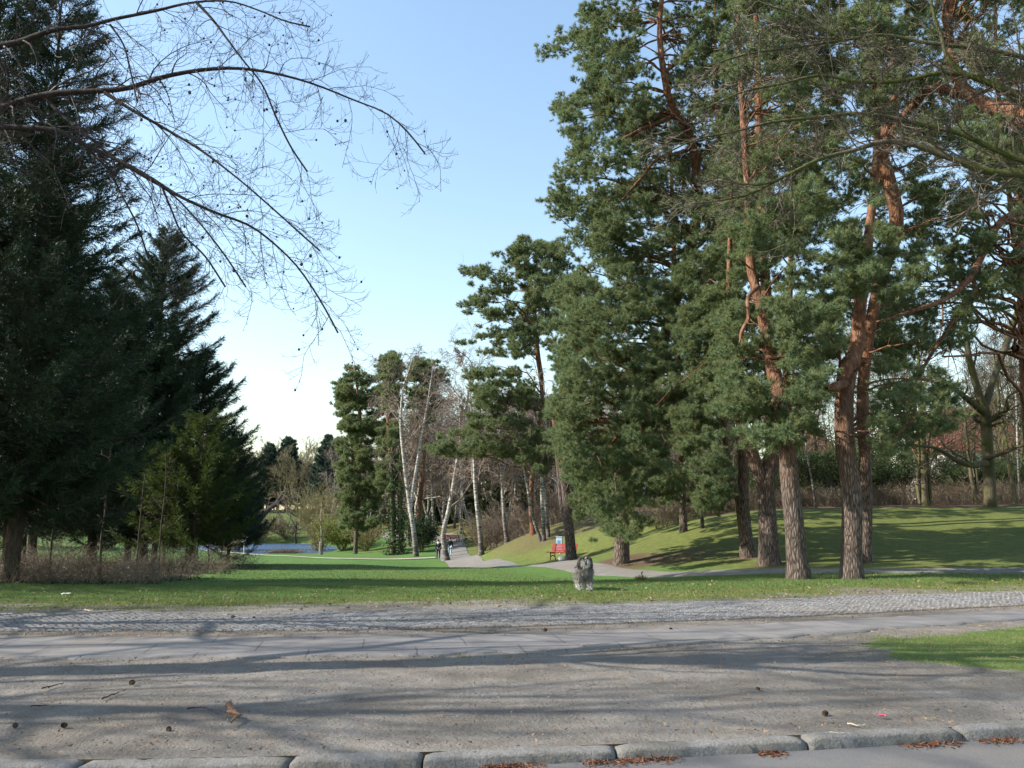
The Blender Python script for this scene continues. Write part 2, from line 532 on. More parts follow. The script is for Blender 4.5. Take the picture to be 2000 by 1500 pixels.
# ground ------------------------------------------------------------
def _ground(nt, b, N):
    at_ = nt.nodes.new('ShaderNodeAttribute'); at_.attribute_name = 'masks'
    sp = nt.nodes.new('ShaderNodeSeparateColor'); nt.links.new(at_.outputs['Color'], sp.inputs[0])
    dirt, dry, leaf = sp.outputs[0], sp.outputs[1], sp.outputs[2]
    p = gpos(nt)
    nf = noise(nt, 38, p, 4, .7); nm = noise(nt, 3.0, p, 5, .65); nl = noise(nt, .22, p, 4)
    ng = noise(nt, 9, gpos(nt, (1, .5, 1)), 4, .7)
    lawn = ramp(nt, nm, [(.3, (.062, .128, .034)), (.55, (.082, .160, .045)), (.75, (.108, .182, .056))])
    lawn = mix(nt, ramp(nt, nl, [(.4, 0.0), (.65, .5)]), lawn, (.105, .155, .040))
    olive = ramp(nt, nm, [(.3, (.076, .096, .022)), (.55, (.116, .134, .035)), (.75, (.170, .162, .056))])
    olive = mix(nt, ramp(nt, ng, [(.5, 0.0), (.68, .55)]), olive, (.20, .165, .09))
    g = mix(nt, dry, lawn, olive)
    g = mix(nt, mth(nt, 'MULTIPLY', ramp(nt, nf, [(.4, 0.0), (.7, 1.0)]), .35), g, (.045, .075, .016))
    d = ramp(nt, nm, [(.25, (.156, .139, .119)), (.5, (.206, .186, .162)), (.75, (.252, .231, .205))])
    d = mix(nt, ramp(nt, nf, [(.48, 0.0), (.72, .55)]), d, (.085, .070, .055))
    d = mix(nt, ramp(nt, noise(nt, .55, p, 4), [(.42, 0.0), (.60, .62)]), d, (.112, .096, .078))
    lf = ramp(nt, ng, [(.3, (.048, .032, .021)), (.55, (.105, .072, .048)), (.75, (.18, .128, .090))])
    k = mth(nt, 'ADD', dirt, mth(nt, 'MULTIPLY', mth(nt, 'SUBTRACT', mth(nt, 'ADD', mth(nt, 'MULTIPLY', nm, .6), mth(nt, 'MULTIPLY', ng, .4)), .5), 1.5))
    c = mix(nt, ramp(nt, k, [(.42, 0.0), (.58, 1.0)]), g, d)
    k2 = mth(nt, 'ADD', leaf, mth(nt, 'MULTIPLY', mth(nt, 'SUBTRACT', ng, .5), 1.3))
    c = mix(nt, ramp(nt, k2, [(.4, 0.0), (.65, 1.0)]), c, lf)
    nt.links.new(c, b.inputs['Base Color'])
    hh = mth(nt, 'ADD', mth(nt, 'ADD', mth(nt, 'MULTIPLY', nf, .5), mth(nt, 'MULTIPLY', nm, 1.0)), mth(nt, 'MULTIPLY', noise(nt, 13, p, 4, .7), .6))
    bump(nt, b, hh, .8, .035)
M['ground'] = mat('turf_and_soil', _ground, .95, spec=.1)

def _asphalt(c, joints=False):
    def fn(nt, b, N):
        p = gpos(nt)
        nf = noise(nt, 70, p, 3, .7); nm = noise(nt, 1.6, p, 5, .6)
        cc = ramp(nt, nm, [(.3, tuple(x * .80 for x in c)), (.7, tuple(x * 1.14 for x in c))])
        cc = mix(nt, ramp(nt, nf, [(.5, 0.0), (.72, .5)]), cc, tuple(x * .55 for x in c))
        h = nf
        if joints:
            br = nt.nodes.new('ShaderNodeTexBrick')
            br.inputs['Scale'].default_value = 1.0; br.inputs['Brick Width'].default_value = 1.25; br.inputs['Row Height'].default_value = .8
            br.inputs['Mortar Size'].default_value = .012; br.inputs['Mortar Smooth'].default_value = .3
            mp = nt.nodes.new('ShaderNodeMapping'); mp.inputs['Rotation'].default_value = (0, 0, -.17)
            ds = nt.nodes.new('ShaderNodeVectorMath'); ds.operation = 'MULTIPLY_ADD'
            dn = nt.nodes.new('ShaderNodeTexNoise'); dn.inputs['Scale'].default_value = 2.0; nt.links.new(p, dn.inputs['Vector'])
            nt.links.new(dn.outputs['Color'], ds.inputs[0]); ds.inputs[1].default_value = (.06, .06, 0); nt.links.new(p, ds.inputs[2])
            nt.links.new(ds.outputs[0], mp.inputs[0]); nt.links.new(mp.outputs[0], br.inputs['Vector'])
            cc = mix(nt, mth(nt, 'MULTIPLY', br.outputs['Fac'], .75), cc, tuple(x * .35 for x in c))
        # soil blown over the surface
        cc = mix(nt, ramp(nt, noise(nt, .8, p, 5, .65), [(.5, 0.0), (.7, .6)]), cc, (.155, .134, .110))
        nt.links.new(cc, b.inputs['Base Color'])
        bump(nt, b, h, .5, .01)
    return fn
M['footpath'] = mat('worn_pavement', _asphalt((.200, .188, .180), True), .9)
M['road'] = mat('asphalt', _asphalt((.135, .132, .13)), .9)
M['park_path'] = mat('sandy_path', _asphalt((.180, .168, .154)), .95)
M['sand_path'] = mat('pale_sand_path', _asphalt((.34, .31, .25)), .95)
def _cobble(nt, b, N):
    i = island(nt); p = gpos(nt)
    c = ramp(nt, i, [(0, (.140, .137, .136)), (.5, (.180, .176, .174)), (1, (.228, .222, .216))])
    c = mix(nt, ramp(nt, noise(nt, 40, p, 3), [(.45, 0.0), (.7, .4)]), c, (.11, .105, .10))
    c = mix(nt, ramp(nt, noise(nt, .5, p, 4), [(.45, 0.0), (.65, .5)]), c, (.175, .152, .125))
    nt.links.new(c, b.inputs['Base Color'])
M['cobble'] = mat('granite_setts', _cobble, .85)
M['mortar'] = plain('joint_soil', (.105, .090, .072), .95, .3, 9, .1)
def _granite(nt, b, N):
    p = gpos(nt)
    n = noise(nt, 60, p, 4, .75); n2 = noise(nt, 2.5, p, 4)
    c = ramp(nt, n, [(.3, (.15, .143, .135)), (.5, (.255, .245, .232)), (.72, (.35, .338, .318))])
    c = mix(nt, ramp(nt, n2, [(.42, 0.0), (.62, .65)]), c, (.17, .156, .125))
    c = mix(nt, ramp(nt, noise(nt, 9, p, 5, .7), [(.55, 0.0), (.7, .55)]), c, (.13, .128, .085))
    nt.links.new(c, b.inputs['Base Color']); bump(nt, b, mth(nt, 'ADD', n, noise(nt, 11, p, 4)), 1.0, .025)
M['granite'] = mat('kerb_granite', _granite, .9)
def _water(nt, b, N):
    b.inputs['Base Color'].default_value = (.05, .095, .17, 1)
    n = noise(nt, 1.6, gpos(nt, (1, 1.8, 1)), 3)
    bump(nt, b, n, 1.0, .5)
M['water'] = mat('pond_water', _water, .25, spec=.6)
M['grass_blade'] = foliage_mat('grass_blades', (.080, .150, .034), (.120, .185, .046), (.20, .20, .08), .3, .5)
M['grass_dry'] = foliage_mat('dry_grass_blades', (.14, .16, .035), (.20, .20, .06), (.30, .24, .12), .3, .5)
M['litter'] = foliage_mat('leaf_litter', (.12, .075, .045), (.20, .14, .09), (.30, .20, .12), .0, 3)
M['red_litter'] = foliage_mat('bud_scales', (.13, .055, .030), (.19, .080, .040), (.11, .06, .038), .0, 3)
M['cone'] = plain('cone_scales', (.075, .045, .028), .8, .4, 30)
M['wood_piece'] = plain('broken_wood', (.17, .095, .058), .85, .4, 14)
M['pale_wood'] = plain('weathered_pale_wood', (.42, .36, .28), .8, .2, 8)
M['red_paint'] = plain('red_bench_paint', (.27, .030, .034), .5, .2, 5)
M['cast_iron'] = plain('cast_iron', (.02, .02, .02), .5, .2, 5)
M['white_paint'] = plain('white_paint', (.80, .80, .78), .5, .05, 3)
M['steel_blue'] = plain('galvanised_sheet', (.50, .60, .68), .4, .12, 4)
M['blue_sticker'] = plain('blue_sticker', (.12, .32, .62), .5, .1, 4)
M['white_bag'] = plain('white_plastic_bag', (.72, .72, .70), .5, .08, 5)
M['pink_paper'] = plain('pink_paper', (.75, .10, .20), .6, .1, 5)
M['black_cloth'] = plain('black_jacket', (.012, .013, .018), .85, .3, 9)
M['green_black'] = plain('dark_green_jacket', (.010, .018, .016), .85, .3, 9)
M['navy_cloth'] = plain('navy_trousers', (.016, .020, .040), .85, .2, 9)
M['pale_jeans'] = plain('pale_jeans', (.33, .43, .50), .85, .2, 9)
M['pale_scarf'] = plain('pale_scarf', (.55, .58, .52), .9, .15, 9)
M['skin'] = plain('skin', (.50, .32, .24), .6, .05, 5)
M['dark_hair'] = plain('dark_hair', (.020, .015, .012), .7, .2, 20)
M['shoe'] = plain('dark_shoe', (.015, .014, .013), .6, .2, 9)
M['roof_red'] = None
def _roof(nt, b, N):
    wv = nt.nodes.new('ShaderNodeTexBrick')
    wv.inputs['Scale'].default_value = 1.0; wv.inputs['Brick Width'].default_value = .25; wv.inputs['Row Height'].default_value = .3
    wv.inputs['Mortar Size'].default_value = .02
    wv.inputs['Color1'].default_value = (.22, .085, .055, 1); wv.inputs['Color2'].default_value = (.28, .12, .075, 1); wv.inputs['Mortar'].default_value = (.12, .05, .035, 1)
    nt.links.new(coord(nt), wv.inputs['Vector'])
    nt.links.new(wv.outputs[0], b.inputs['Base Color'])
M['roof_red'] = mat('red_roof_tiles', _roof, .8)
M['render_white'] = plain('white_render', (.62, .60, .57), .9, .08, 1.5)
M['pane'] = plain('window_glass', (.04, .05, .06), .15, .1, 3, .6)
M['brick_chimney'] = plain('chimney_brick', (.30, .12, .08), .9, .2, 8)

# ------------------------------------------------------------------ ground geometry
def line_from_px(pts):
    """Polyline of ground points, extended straight past both ends; returns y(x)."""
    G = np.array([gnd(u, v)[:2] for (u, v) in pts])
    sl0 = (G[1, 1] - G[0, 1]) / (G[1, 0] - G[0, 0]); sl1 = (G[-1, 1] - G[-2, 1]) / (G[-1, 0] - G[-2, 0])
    sl0 *= .5; sl1 *= .7
    xs = np.concatenate([[G[0, 0] - 120, G[0, 0] - 15], G[:, 0], [G[-1, 0] + 15, G[-1, 0] + 120]])
    ys = np.concatenate([[G[0, 1] - 15 * sl0, G[0, 1] - 15 * sl0], G[:, 1], [G[-1, 1] + 15 * sl1, G[-1, 1] + 15 * sl1]])
    xf = np.linspace(xs[0], xs[-1], 4000); yf = np.interp(xf, xs, ys)
    k = np.ones(41) / 41
    yf = np.convolve(np.pad(yf, 20, mode='edge'), k, mode='valid')
    return lambda x: np.interp(x, xf, yf)
KERB = line_from_px([(0, 1487), (500, 1481), (1000, 1465), (1500, 1440), (2000, 1413)])
PATH0 = line_from_px([(0, 1287), (500, 1286), (1000, 1277), (1500, 1249), (2000, 1209)])     # footpath, near edge
PATH1 = line_from_px([(0, 1246), (500, 1247), (1000, 1240), (1500, 1219), (2000, 1191)])
COB0 = line_from_px([(0, 1234), (500, 1235), (1000, 1226), (1500, 1208), (2000, 1183)])
COB1 = line_from_px([(0, 1200), (500, 1199), (1000, 1188), (1500, 1172), (2000, 1156)])

def axis(dense0, dense1, step, lo, hi, growth=1.09):
    a = list(np.arange(dense0, dense1, step))
    s = step; x = a[-1]
    while x < hi: s *= growth; x += s; a.append(x)
    s = step; x = a[0]; pre = []
    while x > lo: s *= growth; x -= s; pre.append(x)
    return np.array(pre[::-1] + a)
xs = axis(-15, 17, .14, -1500, 1500, 1.06)
ss = axis(0.0, 18, .11, 0, 2500, 1.022)
X, S = np.meshgrid(xs, ss)
Yk = KERB(X) + .02
Y = S + Yk * (1 - sstep(0, 60, S))
Z = zt(X, Y)
far = sstep(330, 700, np.hypot(X, Y))
Z = Z * (1 - far) + 5.0 * far
near_bumps = ((fnoise(X * 1.1, Y * 1.1, 4) - .5) * .06 + (fnoise(X * 3.7 + 40, Y * 3.7, 2) - .5) * .018) * sstep(0, .5, S) * (1 - sstep(PATH0(X) - .7, PATH0(X) - .05, Y))
Z = Z + near_bumps
# soft masks
p0, p1, c0, c1 = PATH0(X), PATH1(X), COB0(X), COB1(X)
dirt = np.zeros_like(X); dry = np.zeros_like(X); leaf = np.zeros_like(X)
nearz = Y < p0
PATCH = np.array([gnd(u, v)[:2] for (u, v) in ((1740, 1262), (1800, 1238), (2000, 1216), (2300, 1195), (2300, 1330), (2000, 1312), (1880, 1306), (1760, 1290))])
sdp = poly_sd(X, Y, PATCH)
patch_n = sdp + (fnoise(X * .9, Y * .9) - .5) * 1.6
strip = p0 - Y                      # tufts along the footpath
tuft = sstep(.55, .75, fnoise(X * .8 + 9, Y * 2.0)) * (1 - sstep(.1, .6, strip)) * sstep(-3.5, 0, X)
def grass_near(x, y):
    sd = poly_sd(x, y, PATCH) + (fnoise(x * .9, y * .9) - .5) * 1.6
    st = PATH0(x) - y
    tf = sstep(.55, .75, fnoise(x * .8 + 9, y * 2.0)) * (1 - sstep(.1, .6, st)) * sstep(-3.5, 0, x)
    return np.maximum(1 - sstep(-.5, .5, sd), tf * .8)
gn = grass_near(X, Y)
dirt = np.where(nearz, 1.25 - 1.1 * gn, dirt)
dirt = np.where((Y >= p0) & (Y < c1), 1.1, dirt)
beyond = Y - c1
verge = (beyond >= 0) & (Y < 26)
def verge_dirt(x, y):
    b_ = y - COB1(x)
    d_ = 1.05 - .40 * sstep(0, .7, b_) - .45 * sstep(.8, 2.6, b_) + (fnoise(x * .5 + 3, y * .8) - .5) * 1.1 * (1 - sstep(2.4, 4.2, b_))
    return np.clip(d_, 0, 1.2)
dirt = np.where(verge, verge_dirt(X, Y), dirt)
dry = np.where(beyond >= 0, np.where(Y < 22, .65 * (1 - sstep(2.0, 3.8, beyond)), dry), .5)
# dry olive turf on the right bank and the far slope
PATHC = np.array([[2400, 1112, 23.0], [2000, 1123, 23.9], [1700, 1128, 24.6], [1500, 1128, 25.6], [1300, 1124.5, 28.2], [1150, 1117, 34], [1050, 1110.5, 41], [980, 1104.5, 49], [920, 1099, 60], [893, 1092, 72], [885, 1083, 78], [882, 1072, 86], [880, 1061, 95], [870, 1054, 101], [845, 1049, 107], [790, 1046, 111], [750, 1042, 116], [720, 1036, 124]])
PC = np.array([[(u - 1000) / F * y_ / 1.02, y_] for (u, v, y_) in PATHC])
pcx = np.interp(Y, PC[::-1][:, 1][np.argsort(PC[::-1][:, 1])], PC[::-1][:, 0][np.argsort(PC[::-1][:, 1])])
right_of = sstep(0, 2.5, X - pcx) * sstep(23, 26, Y)
dry = np.maximum(dry, right_of * .97)
dry = np.maximum(dry, .55 * sstep(150, 165, Y))
for (u, y_, r, a) in ((1250, 33.5, 2.6, .75), (1330, 33, 3.0, .6), (1215, 35, 1.5, .9), (1120, 45, 1.6, .8), (1090, 46, 2, .5), (1010, 60, 3.5, .5), (960, 68, 4, .5), (1500, 27.5, 1.0, .7), (1462, 30, 1.0, .7), (1563, 22.8, .7, .6), (1665, 22.8, .7, .5)):
    gx = (u - 1000) / F * y_ / 1.02
    leaf = np.maximum(leaf, a * np.exp(-(((X - gx) / r) ** 2 + ((Y - y_) / (r * 1.1)) ** 2)))
leaf = np.maximum(leaf, .95 * sstep(41.5, 43.5, Y) * (1 - sstep(46, 50, Y)) * sstep(9, 12, X))     # leaf strip along the hedge
leaf = np.maximum(leaf, .55 * sstep(50, 56, Y) * sstep(-2, 4, X - pcx))
dry = np.maximum(dry, .55 * sstep(.54, .72, fnoise(X * .16 + 3, Y * .10, 3)) * (Y > 24))
dry = np.maximum(dry, np.where(nearz, .55, 0))
spr = sstep(-9.6, -11.2, X + 1.6 * (fnoise(X * .4, Y * .4) - .5) + .17 * (Y - 24)) * sstep(21.5, 24, Y) * (1 - sstep(44, 50, Y))
leaf = np.maximum(leaf, 1.0 * spr)
V = np.stack([X, Y, Z], -1).reshape(-1, 3)
ny, nx = X.shape
ii = (np.arange(ny - 1)[:, None] * nx + np.arange(nx - 1)[None]).ravel()
Q = np.stack([ii, ii + 1, ii + nx + 1, ii + nx], 1)
g = mk('ground', V, [Q], M['ground'], attr={'masks': np.stack([dirt, dry, leaf], -1).reshape(-1, 3)})
tag(g, 'park ground with bare soil along the road, green lawn and olive bank behind', 'ground', kind='structure')

def ribbon(name, ya, yb, x0, x1, n, m, lift, material, label, cat, rag=0.0):
    xx = np.linspace(x0, x1, n)
    t = np.linspace(0, 1, m)
    A = ya(xx) + rag * (fnoise(xx * 1.7, xx * 0 + 3) - .5) + rag * .6 * (fnoise(xx * 6, xx * 0 + 8) - .5)
    B = yb(xx) + rag * (fnoise(xx * 1.7, xx * 0 + 13) - .5) + rag * .6 * (fnoise(xx * 6, xx * 0 + 18) - .5)
    Yr = A[None] * (1 - t[:, None]) + B[None] * t[:, None]
    Xr = np.broadcast_to(xx[None], Yr.shape)
    Xr = np.concatenate([Xr[:1], Xr, Xr[-1:]]); Yr = np.concatenate([Yr[:1] - .02, Yr, Yr[-1:] + .02])
    Zr = np.full(Yr.shape, lift); Zr[0] = Zr[-1] = -.05; m = m + 2
    V = np.stack([Xr, Yr, Zr], -1).reshape(-1, 3)
    i = (np.arange(m - 1)[:, None] * n + np.arange(n - 1)[None]).ravel()
    o = mk(name, V, [np.stack([i, i + 1, i + n + 1, i + n], 1)], material)
    return tag(o, label, cat, kind='structure')
ribbon('footpath', PATH0, PATH1, -60, 60, 1400, 5, .012, M['footpath'], 'worn grey pavement strip running beside the bare soil', 'path', .22)
ribbon('sett_bed', COB0, COB1, -60, 60, 900, 4, .010, M['mortar'], 'soil bed under the granite setts', 'path', .1)
# granite setts: one paving mesh, small domed blocks in slightly arched rows
rng = np.random.RandomState(3)
gs = Geo()
pitch = .118
xx = np.arange(-16, 20, pitch)
rows = 28
for r_ in range(rows):
    t = (r_ + .5) / rows
    cx = xx + (r_ % 2) * pitch * .5 + rng.randn(len(xx)) * .008
    a = COB0(cx) + .04; b_ = COB1(cx) - .04
    arch = .08 * np.abs(np.sin(cx * 2.1)) ** 1.0 - .04
    cy = a + (b_ - a) * t + arch + rng.randn(len(xx)) * .008
    h = (b_ - a) / rows * .45
    keep = rng.rand(len(xx)) > .015
    cx, cy, h = cx[keep], cy[keep], h[keep]
    n = len(cx)
    hw = pitch * (.43 + .05 * rng.rand(n))
    zt_ = .018 + .008 * rng.rand(n)
    tilt = rng.randn(n, 2) * .05
    Vc = np.empty((n, 8, 3))
    for k_, (sx_, sy_) in enumerate(((-1, -1), (1, -1), (1, 1), (-1, 1))):
        Vc[:, k_] = np.stack([cx + sx_ * hw, cy + sy_ * h, np.full(n, .008)], 1)
        Vc[:, k_ + 4] = np.stack([cx + sx_ * hw * .80, cy + sy_ * h * .80, zt_ + tilt[:, 0] * sx_ * hw + tilt[:, 1] * sy_ * h], 1)
    qs = np.array([[4, 5, 6, 7], [0, 1, 5, 4], [1, 2, 6, 5], [2, 3, 7, 6], [3, 0, 4, 7]])
    gs.add(Vc.reshape(-1, 3), quads=(np.arange(n)[:, None, None] * 8 + qs[None]).reshape(-1, 4))
tag(gs.build('cobbled_strip', M['cobble'], smooth=False), 'strip of small grey granite setts between soil and grass verge', 'path', kind='structure')

# road
xx = np.linspace(-70, 70, 200)
kf = KERB(xx) - .13
V = np.concatenate([np.stack([xx, kf, np.full(200, -.062)], 1), np.stack([xx, kf - 7, np.full(200, -.06)], 1), np.stack([xx, kf - 60, np.full(200, -.1)], 1)])
i = np.concatenate([np.arange(199), np.arange(199) + 200])
tag(mk('road', V, [np.stack([i, i + 200, i + 201, i + 1], 1)], M['road']), 'grey asphalt road in front of the granite kerb', 'road', kind='structure')

# kerb stones
def kerb_stone(x0, x1, label, seed):
    rng = np.random.RandomState(seed)
    n = 26
    xq = np.linspace(x0 + .008, x1 - .008, n)
    prof = np.array([(.03, -.2), (.03, -.02), (.015, .003), (-.005, .009), (-.118, .008), (-.136, .003), (-.145, -.010), (-.150, -.14), (-.156, -.22)])
    k = len(prof)
    yy = KERB(xq) + .0
    V = np.empty((n, k, 3))
    V[:, :, 0] = xq[:, None]; V[:, :, 1] = yy[:, None] + prof[None, :, 0]; V[:, :, 2] = prof[None, :, 1]
    V[:, 1:, 1:] += rng.randn(n, k - 1, 2) * .003 + (fnoise(np.arange(n)[:, None] * .45 + seed * 9 + np.zeros((1, k - 1)), np.arange(k - 1)[None] * .8 + np.zeros((n, 1)))[..., None] - .5) * .007
    V[0, :, 0] += .0; V[:, :, 2] += rng.randn() * .006
    e = np.minimum(np.arange(n), n - 1 - np.arange(n))
    V[:, 2:7, 2] -= (np.exp(-e / .8) * .018)[:, None]
    ii = (np.arange(n - 1)[:, None] * k + np.arange(k - 1)[None]).ravel()
    Q = np.stack([ii, ii + 1, ii + k + 1, ii + k], 1)
    V = V.reshape(-1, 3)
    caps = []
    for s0, rev in ((0, False), ((n - 1) * k, True)):
        c = len(V) + (0 if not rev else 1)
        f = [[s0 + q, s0 + q + 1, c] for q in range(k - 1)]
        caps += [t[::-1] for t in f] if not rev else f
    V = np.concatenate([V, V[:k].mean(0)[None], V[(n - 1) * k:n * k].mean(0)[None]])
    cen = np.array([(x0 + x1) / 2, KERB((x0 + x1) / 2) - .07, 0])
    o = mk('kerb_stone', V - cen, [Q, np.array(caps)], M['granite'], loc=cen)
    tag(o, label, 'kerb stone', 'granite kerb stones along the road')
joints = [gnd(u, v)[0] for (u, v) in ((-180, 1490), (160, 1488), (568, 1484), (826, 1478), (1203, 1464), (1575, 1445), (1874, 1428), (2140, 1410))]
klabels = ['short-looking granite kerb stone cut off by the left picture edge', 'granite kerb stone near the left corner, left of the long shaded joint', 'granite kerb stone in front of the dirt below the dog, between two close joints',
           'grey kerb stone at middle bottom with soil over its edge', 'granite kerb stone with reddish litter along its foot', 'granite kerb stone below the pink paper scrap', 'granite kerb stone cut off by the right picture edge']
for k_, lab in enumerate(klabels):
    kerb_stone(joints[k_], joints[k_ + 1], lab, k_)

# park path following the terrain
def path_ribbon(name, P, W, material, label, lift=.035, n=260, across=7):
    C_ = catmull(np.array(P), n)
    Wd = np.interp(np.linspace(0, 1, n), np.linspace(0, 1, len(W)), W)
    T = norm(np.gradient(C_, axis=0)); Nn = np.stack([-T[:, 1], T[:, 0]], 1)
    t = np.linspace(-.5, .5, across)
    e = 1 + .12 * (fnoise(np.arange(n) * .35, np.zeros(n)) - .5)
    XY = C_[:, None, :] + Nn[:, None, :] * (Wd * e)[:, None, None] * t[None, :, None]
    Zp = zt(XY[..., 0], XY[..., 1]) + lift + .07 * sstep(35, 60, XY[..., 1])
    Zp[:, 0] -= .05; Zp[:, -1] -= .05
    V = np.concatenate([XY, Zp[..., None]], -1).reshape(-1, 3)
    i = (np.arange(n - 1)[:, None] * across + np.arange(across - 1)[None]).ravel()
    tag(mk(name, V, [np.stack([i, i + 1, i + across + 1, i + across], 1)], material), label, 'path', kind='structure')
path_ribbon('park_path', PC, [1.7, 1.7, 1.7, 1.8, 2.1, 2.5, 2.5, 2.5, 2.6, 2.7, 2.8, 2.9, 3, 3, 3, 3, 3, 3], M['park_path'], 'pale gravel park path curving past the lawn and bench')
G2 = np.array([ground_at(u, y_)[:2] for (u, y_) in ((300, 79), (390, 80), (470, 78), (560, 76), (650, 75), (760, 76), (850, 76))])
path_ribbon('sand_track', G2, [1.0, 1.0, 1.1, 1.0, .8, .6, .6], M['sand_path'], 'thin pale sand track crossing the lawn before the pond', .05)

# pond
cen = POND.mean(0)
C_ = cen + (POND - cen) * 1.12
V = np.concatenate([np.c_[C_, np.full(len(C_), POND_Z)], [[cen[0], cen[1], POND_Z]]])
n = len(C_)
tag(mk('pond', V, [np.array([[i, (i + 1) % n, n] for i in range(n)])], M['water']), 'blue pond glimpsed beyond the lawn', 'water', kind='structure')

# ------------------------------------------------------------------ vegetation builders
def fix_parent(o): return o

def trunk_pts(pix, n):
    """pix: list of (u, v, width_px, Y) -> smooth world centreline and radii (width is at the photo scale)."""
    W = []
    for (u, v, wpx, Y) in pix:
        p = at(u, v, Y); W.append([p[0], p[1], p[2], wpx * Y / F * .5])
    C_ = catmull(np.array(W), n)
    return C_[:, :3], np.maximum(C_[:, 3], .01)

def add_trunk(geo, C_, R, rng, sides=14, flare=1.0, rough=.10):
    R = R.copy()
    if flare:
        z = C_[:, 2] - C_[0, 2]
        R = R * (1 + flare * .55 * np.exp(-z / .28))
    V, Q = tubes(C_[None], R[None], sides)
    k = len(C_)
    # knobby, fluted cross-section
    Vr = V.reshape(k, sides, 3)
    nse = fnoise(np.arange(k)[:, None] * .5 + np.zeros((1, sides)), np.arange(sides)[None, :] * .9 + rng.rand() * 50 + np.zeros((k, 1)))
    Vr = C_[:, None] + (Vr - C_[:, None]) * (1 + rough * 2 * (nse - .5))[..., None]
    geo.add(Vr.reshape(-1, 3), quads=Q)

PADX = 3.0
TUFT = .46
# stretches of stem and limb that stand free of foliage (pixel polylines with their distance)
BARE = [([(1297, 0), (1288, 65), (1300, 150), (1311, 205), (1350, 250), (1360, 330)], 30.5), ([(1655, 900), (1650, 800), (1655, 730), (1673, 670), (1677, 610)], 22.7), ([(1756, 440), (1742, 375), (1722, 300)], 26.5),
        ([(1690, 920), (1684, 820), (1691, 700)], 27), ([(1858, 0), (1852, 90), (1876, 172)], 22), ([(2010, 222), (1925, 200), (1876, 178), (1822, 174), (1778, 212), (1742, 262)], 24.5), ([(1545, 940), (1540, 905)], 22.6),
        ([(1520, 765), (1503, 685)], 23.3), ([(1478, 580), (1464, 530)], 24), ([(1458, 350), (1448, 175)], 24), ([(1481, 250), (1480, 165)], 28), ([(1700, 480), (1699, 410)], 23), ([(1480, 560), (1460, 590), (1445, 668)], 22.2),
        ([(1965, 425), (1938, 455), (1915, 505), (1893, 545), (1850, 582), (1760, 615)], 27), ([(1255, 252), (1311, 222)], 29.6), ([(1448, 1060), (1448, 930), (1418, 860)], 30), ([(1500, 1060), (1500, 900)], 27.4), ([(1060, 770), (1048, 690)], 60)]
def seg_dist(u, v, line):
    d = 1e9
    for (x0, y0), (x1, y1) in zip(line[:-1], line[1:]):
        t = min(1, max(0, ((u - x0) * (x1 - x0) + (v - y0) * (y1 - y0)) / ((x1 - x0) ** 2 + (y1 - y0) ** 2 + 1e-9)))
        d = min(d, math.hypot(u - x0 - t * (x1 - x0), v - y0 - t * (y1 - y0)))
    return d
def pads_in(polys, n, Y0, dY, rng, r0, r1):
    """Random clump centres whose pixel lies in a polygon outline seen at distance Y0."""
    out = []
    for ent in polys:
        poly, cnt = ent[0], ent[1]
        hull = ent[2] if len(ent) > 2 else None
        poly = np.array(poly, float)
        lo, hi = poly.min(0), poly.max(0)
        c = 0; tries = 0; cnt = int(cnt * PADX)
        while c < cnt and tries < cnt * 40:
            tries += 1
            u, v = lo + rng.rand(2) * (hi - lo)
            r = (r0 + (r1 - r0) * rng.rand() ** 1.4) * .74
            edge = rng.rand() < .22
            if edge: r *= .62
            sd = float(poly_sd(np.array([u]), np.array([v]), poly)[0])
            if edge and not (-r * 1.1 * F / Y0 < sd < r * .25 * F / Y0): continue
            if not edge and sd > -r * .45 * F / Y0: continue
            Y = Y0 + dY * (rng.rand() * 2 - 1)
            if hull: Y = np.interp(u, [hull[0], hull[2]], [hull[1], hull[3]]) + .7 * rng.randn(); r *= .82
            if any(Y < yl + .3 and seg_dist(u, v, ln) < r * .9 * F / Y0 for ln, yl in BARE): continue
            # keep the outline the same whatever the distance
            out.append(np.r_[at(u, v, Y0) * 1.0, r, 1.0 if hull else 0.0]); out[-1][1] = Y; out[-1][0] *= Y / Y0
            out[-1][2] = CH + (out[-1][2] - CH) * Y / Y0
            c += 1
    return np.array(out)

def pine_foliage(geo, pads, rng, dens=170, m=13, L=.13, wd=.012, flat=.62, core=.35):
    for (x, y, z, r) in pads[:, :4]:
        n = max(10, int(dens * r * r * TUFT))
        fl = flat * rng.uniform(.7, 1.35)
        d = norm(rng.randn(n, 3) * np.array([1, 1, .8]) + np.array([0, 0, .22]))
        # a few sub-clumps make the outline uneven
        lob = norm(rng.randn(5, 3)); w_ = np.max(d @ lob.T, axis=1)
        rr = r * (core + (1 - core) * rng.rand(n) ** .6) * (.45 + .68 * w_ ** 1.5)
        p = np.array([x, y, z]) + d * rr[:, None] * np.array([1, 1, fl])
        D = norm(d + np.array([0, 0, .45]) + rng.randn(n, 3) * .45)
        V, T = needle_tufts(p, D, m, L, wd, rng, 12, 88, L * .9)
        geo.add(V, tris=T)

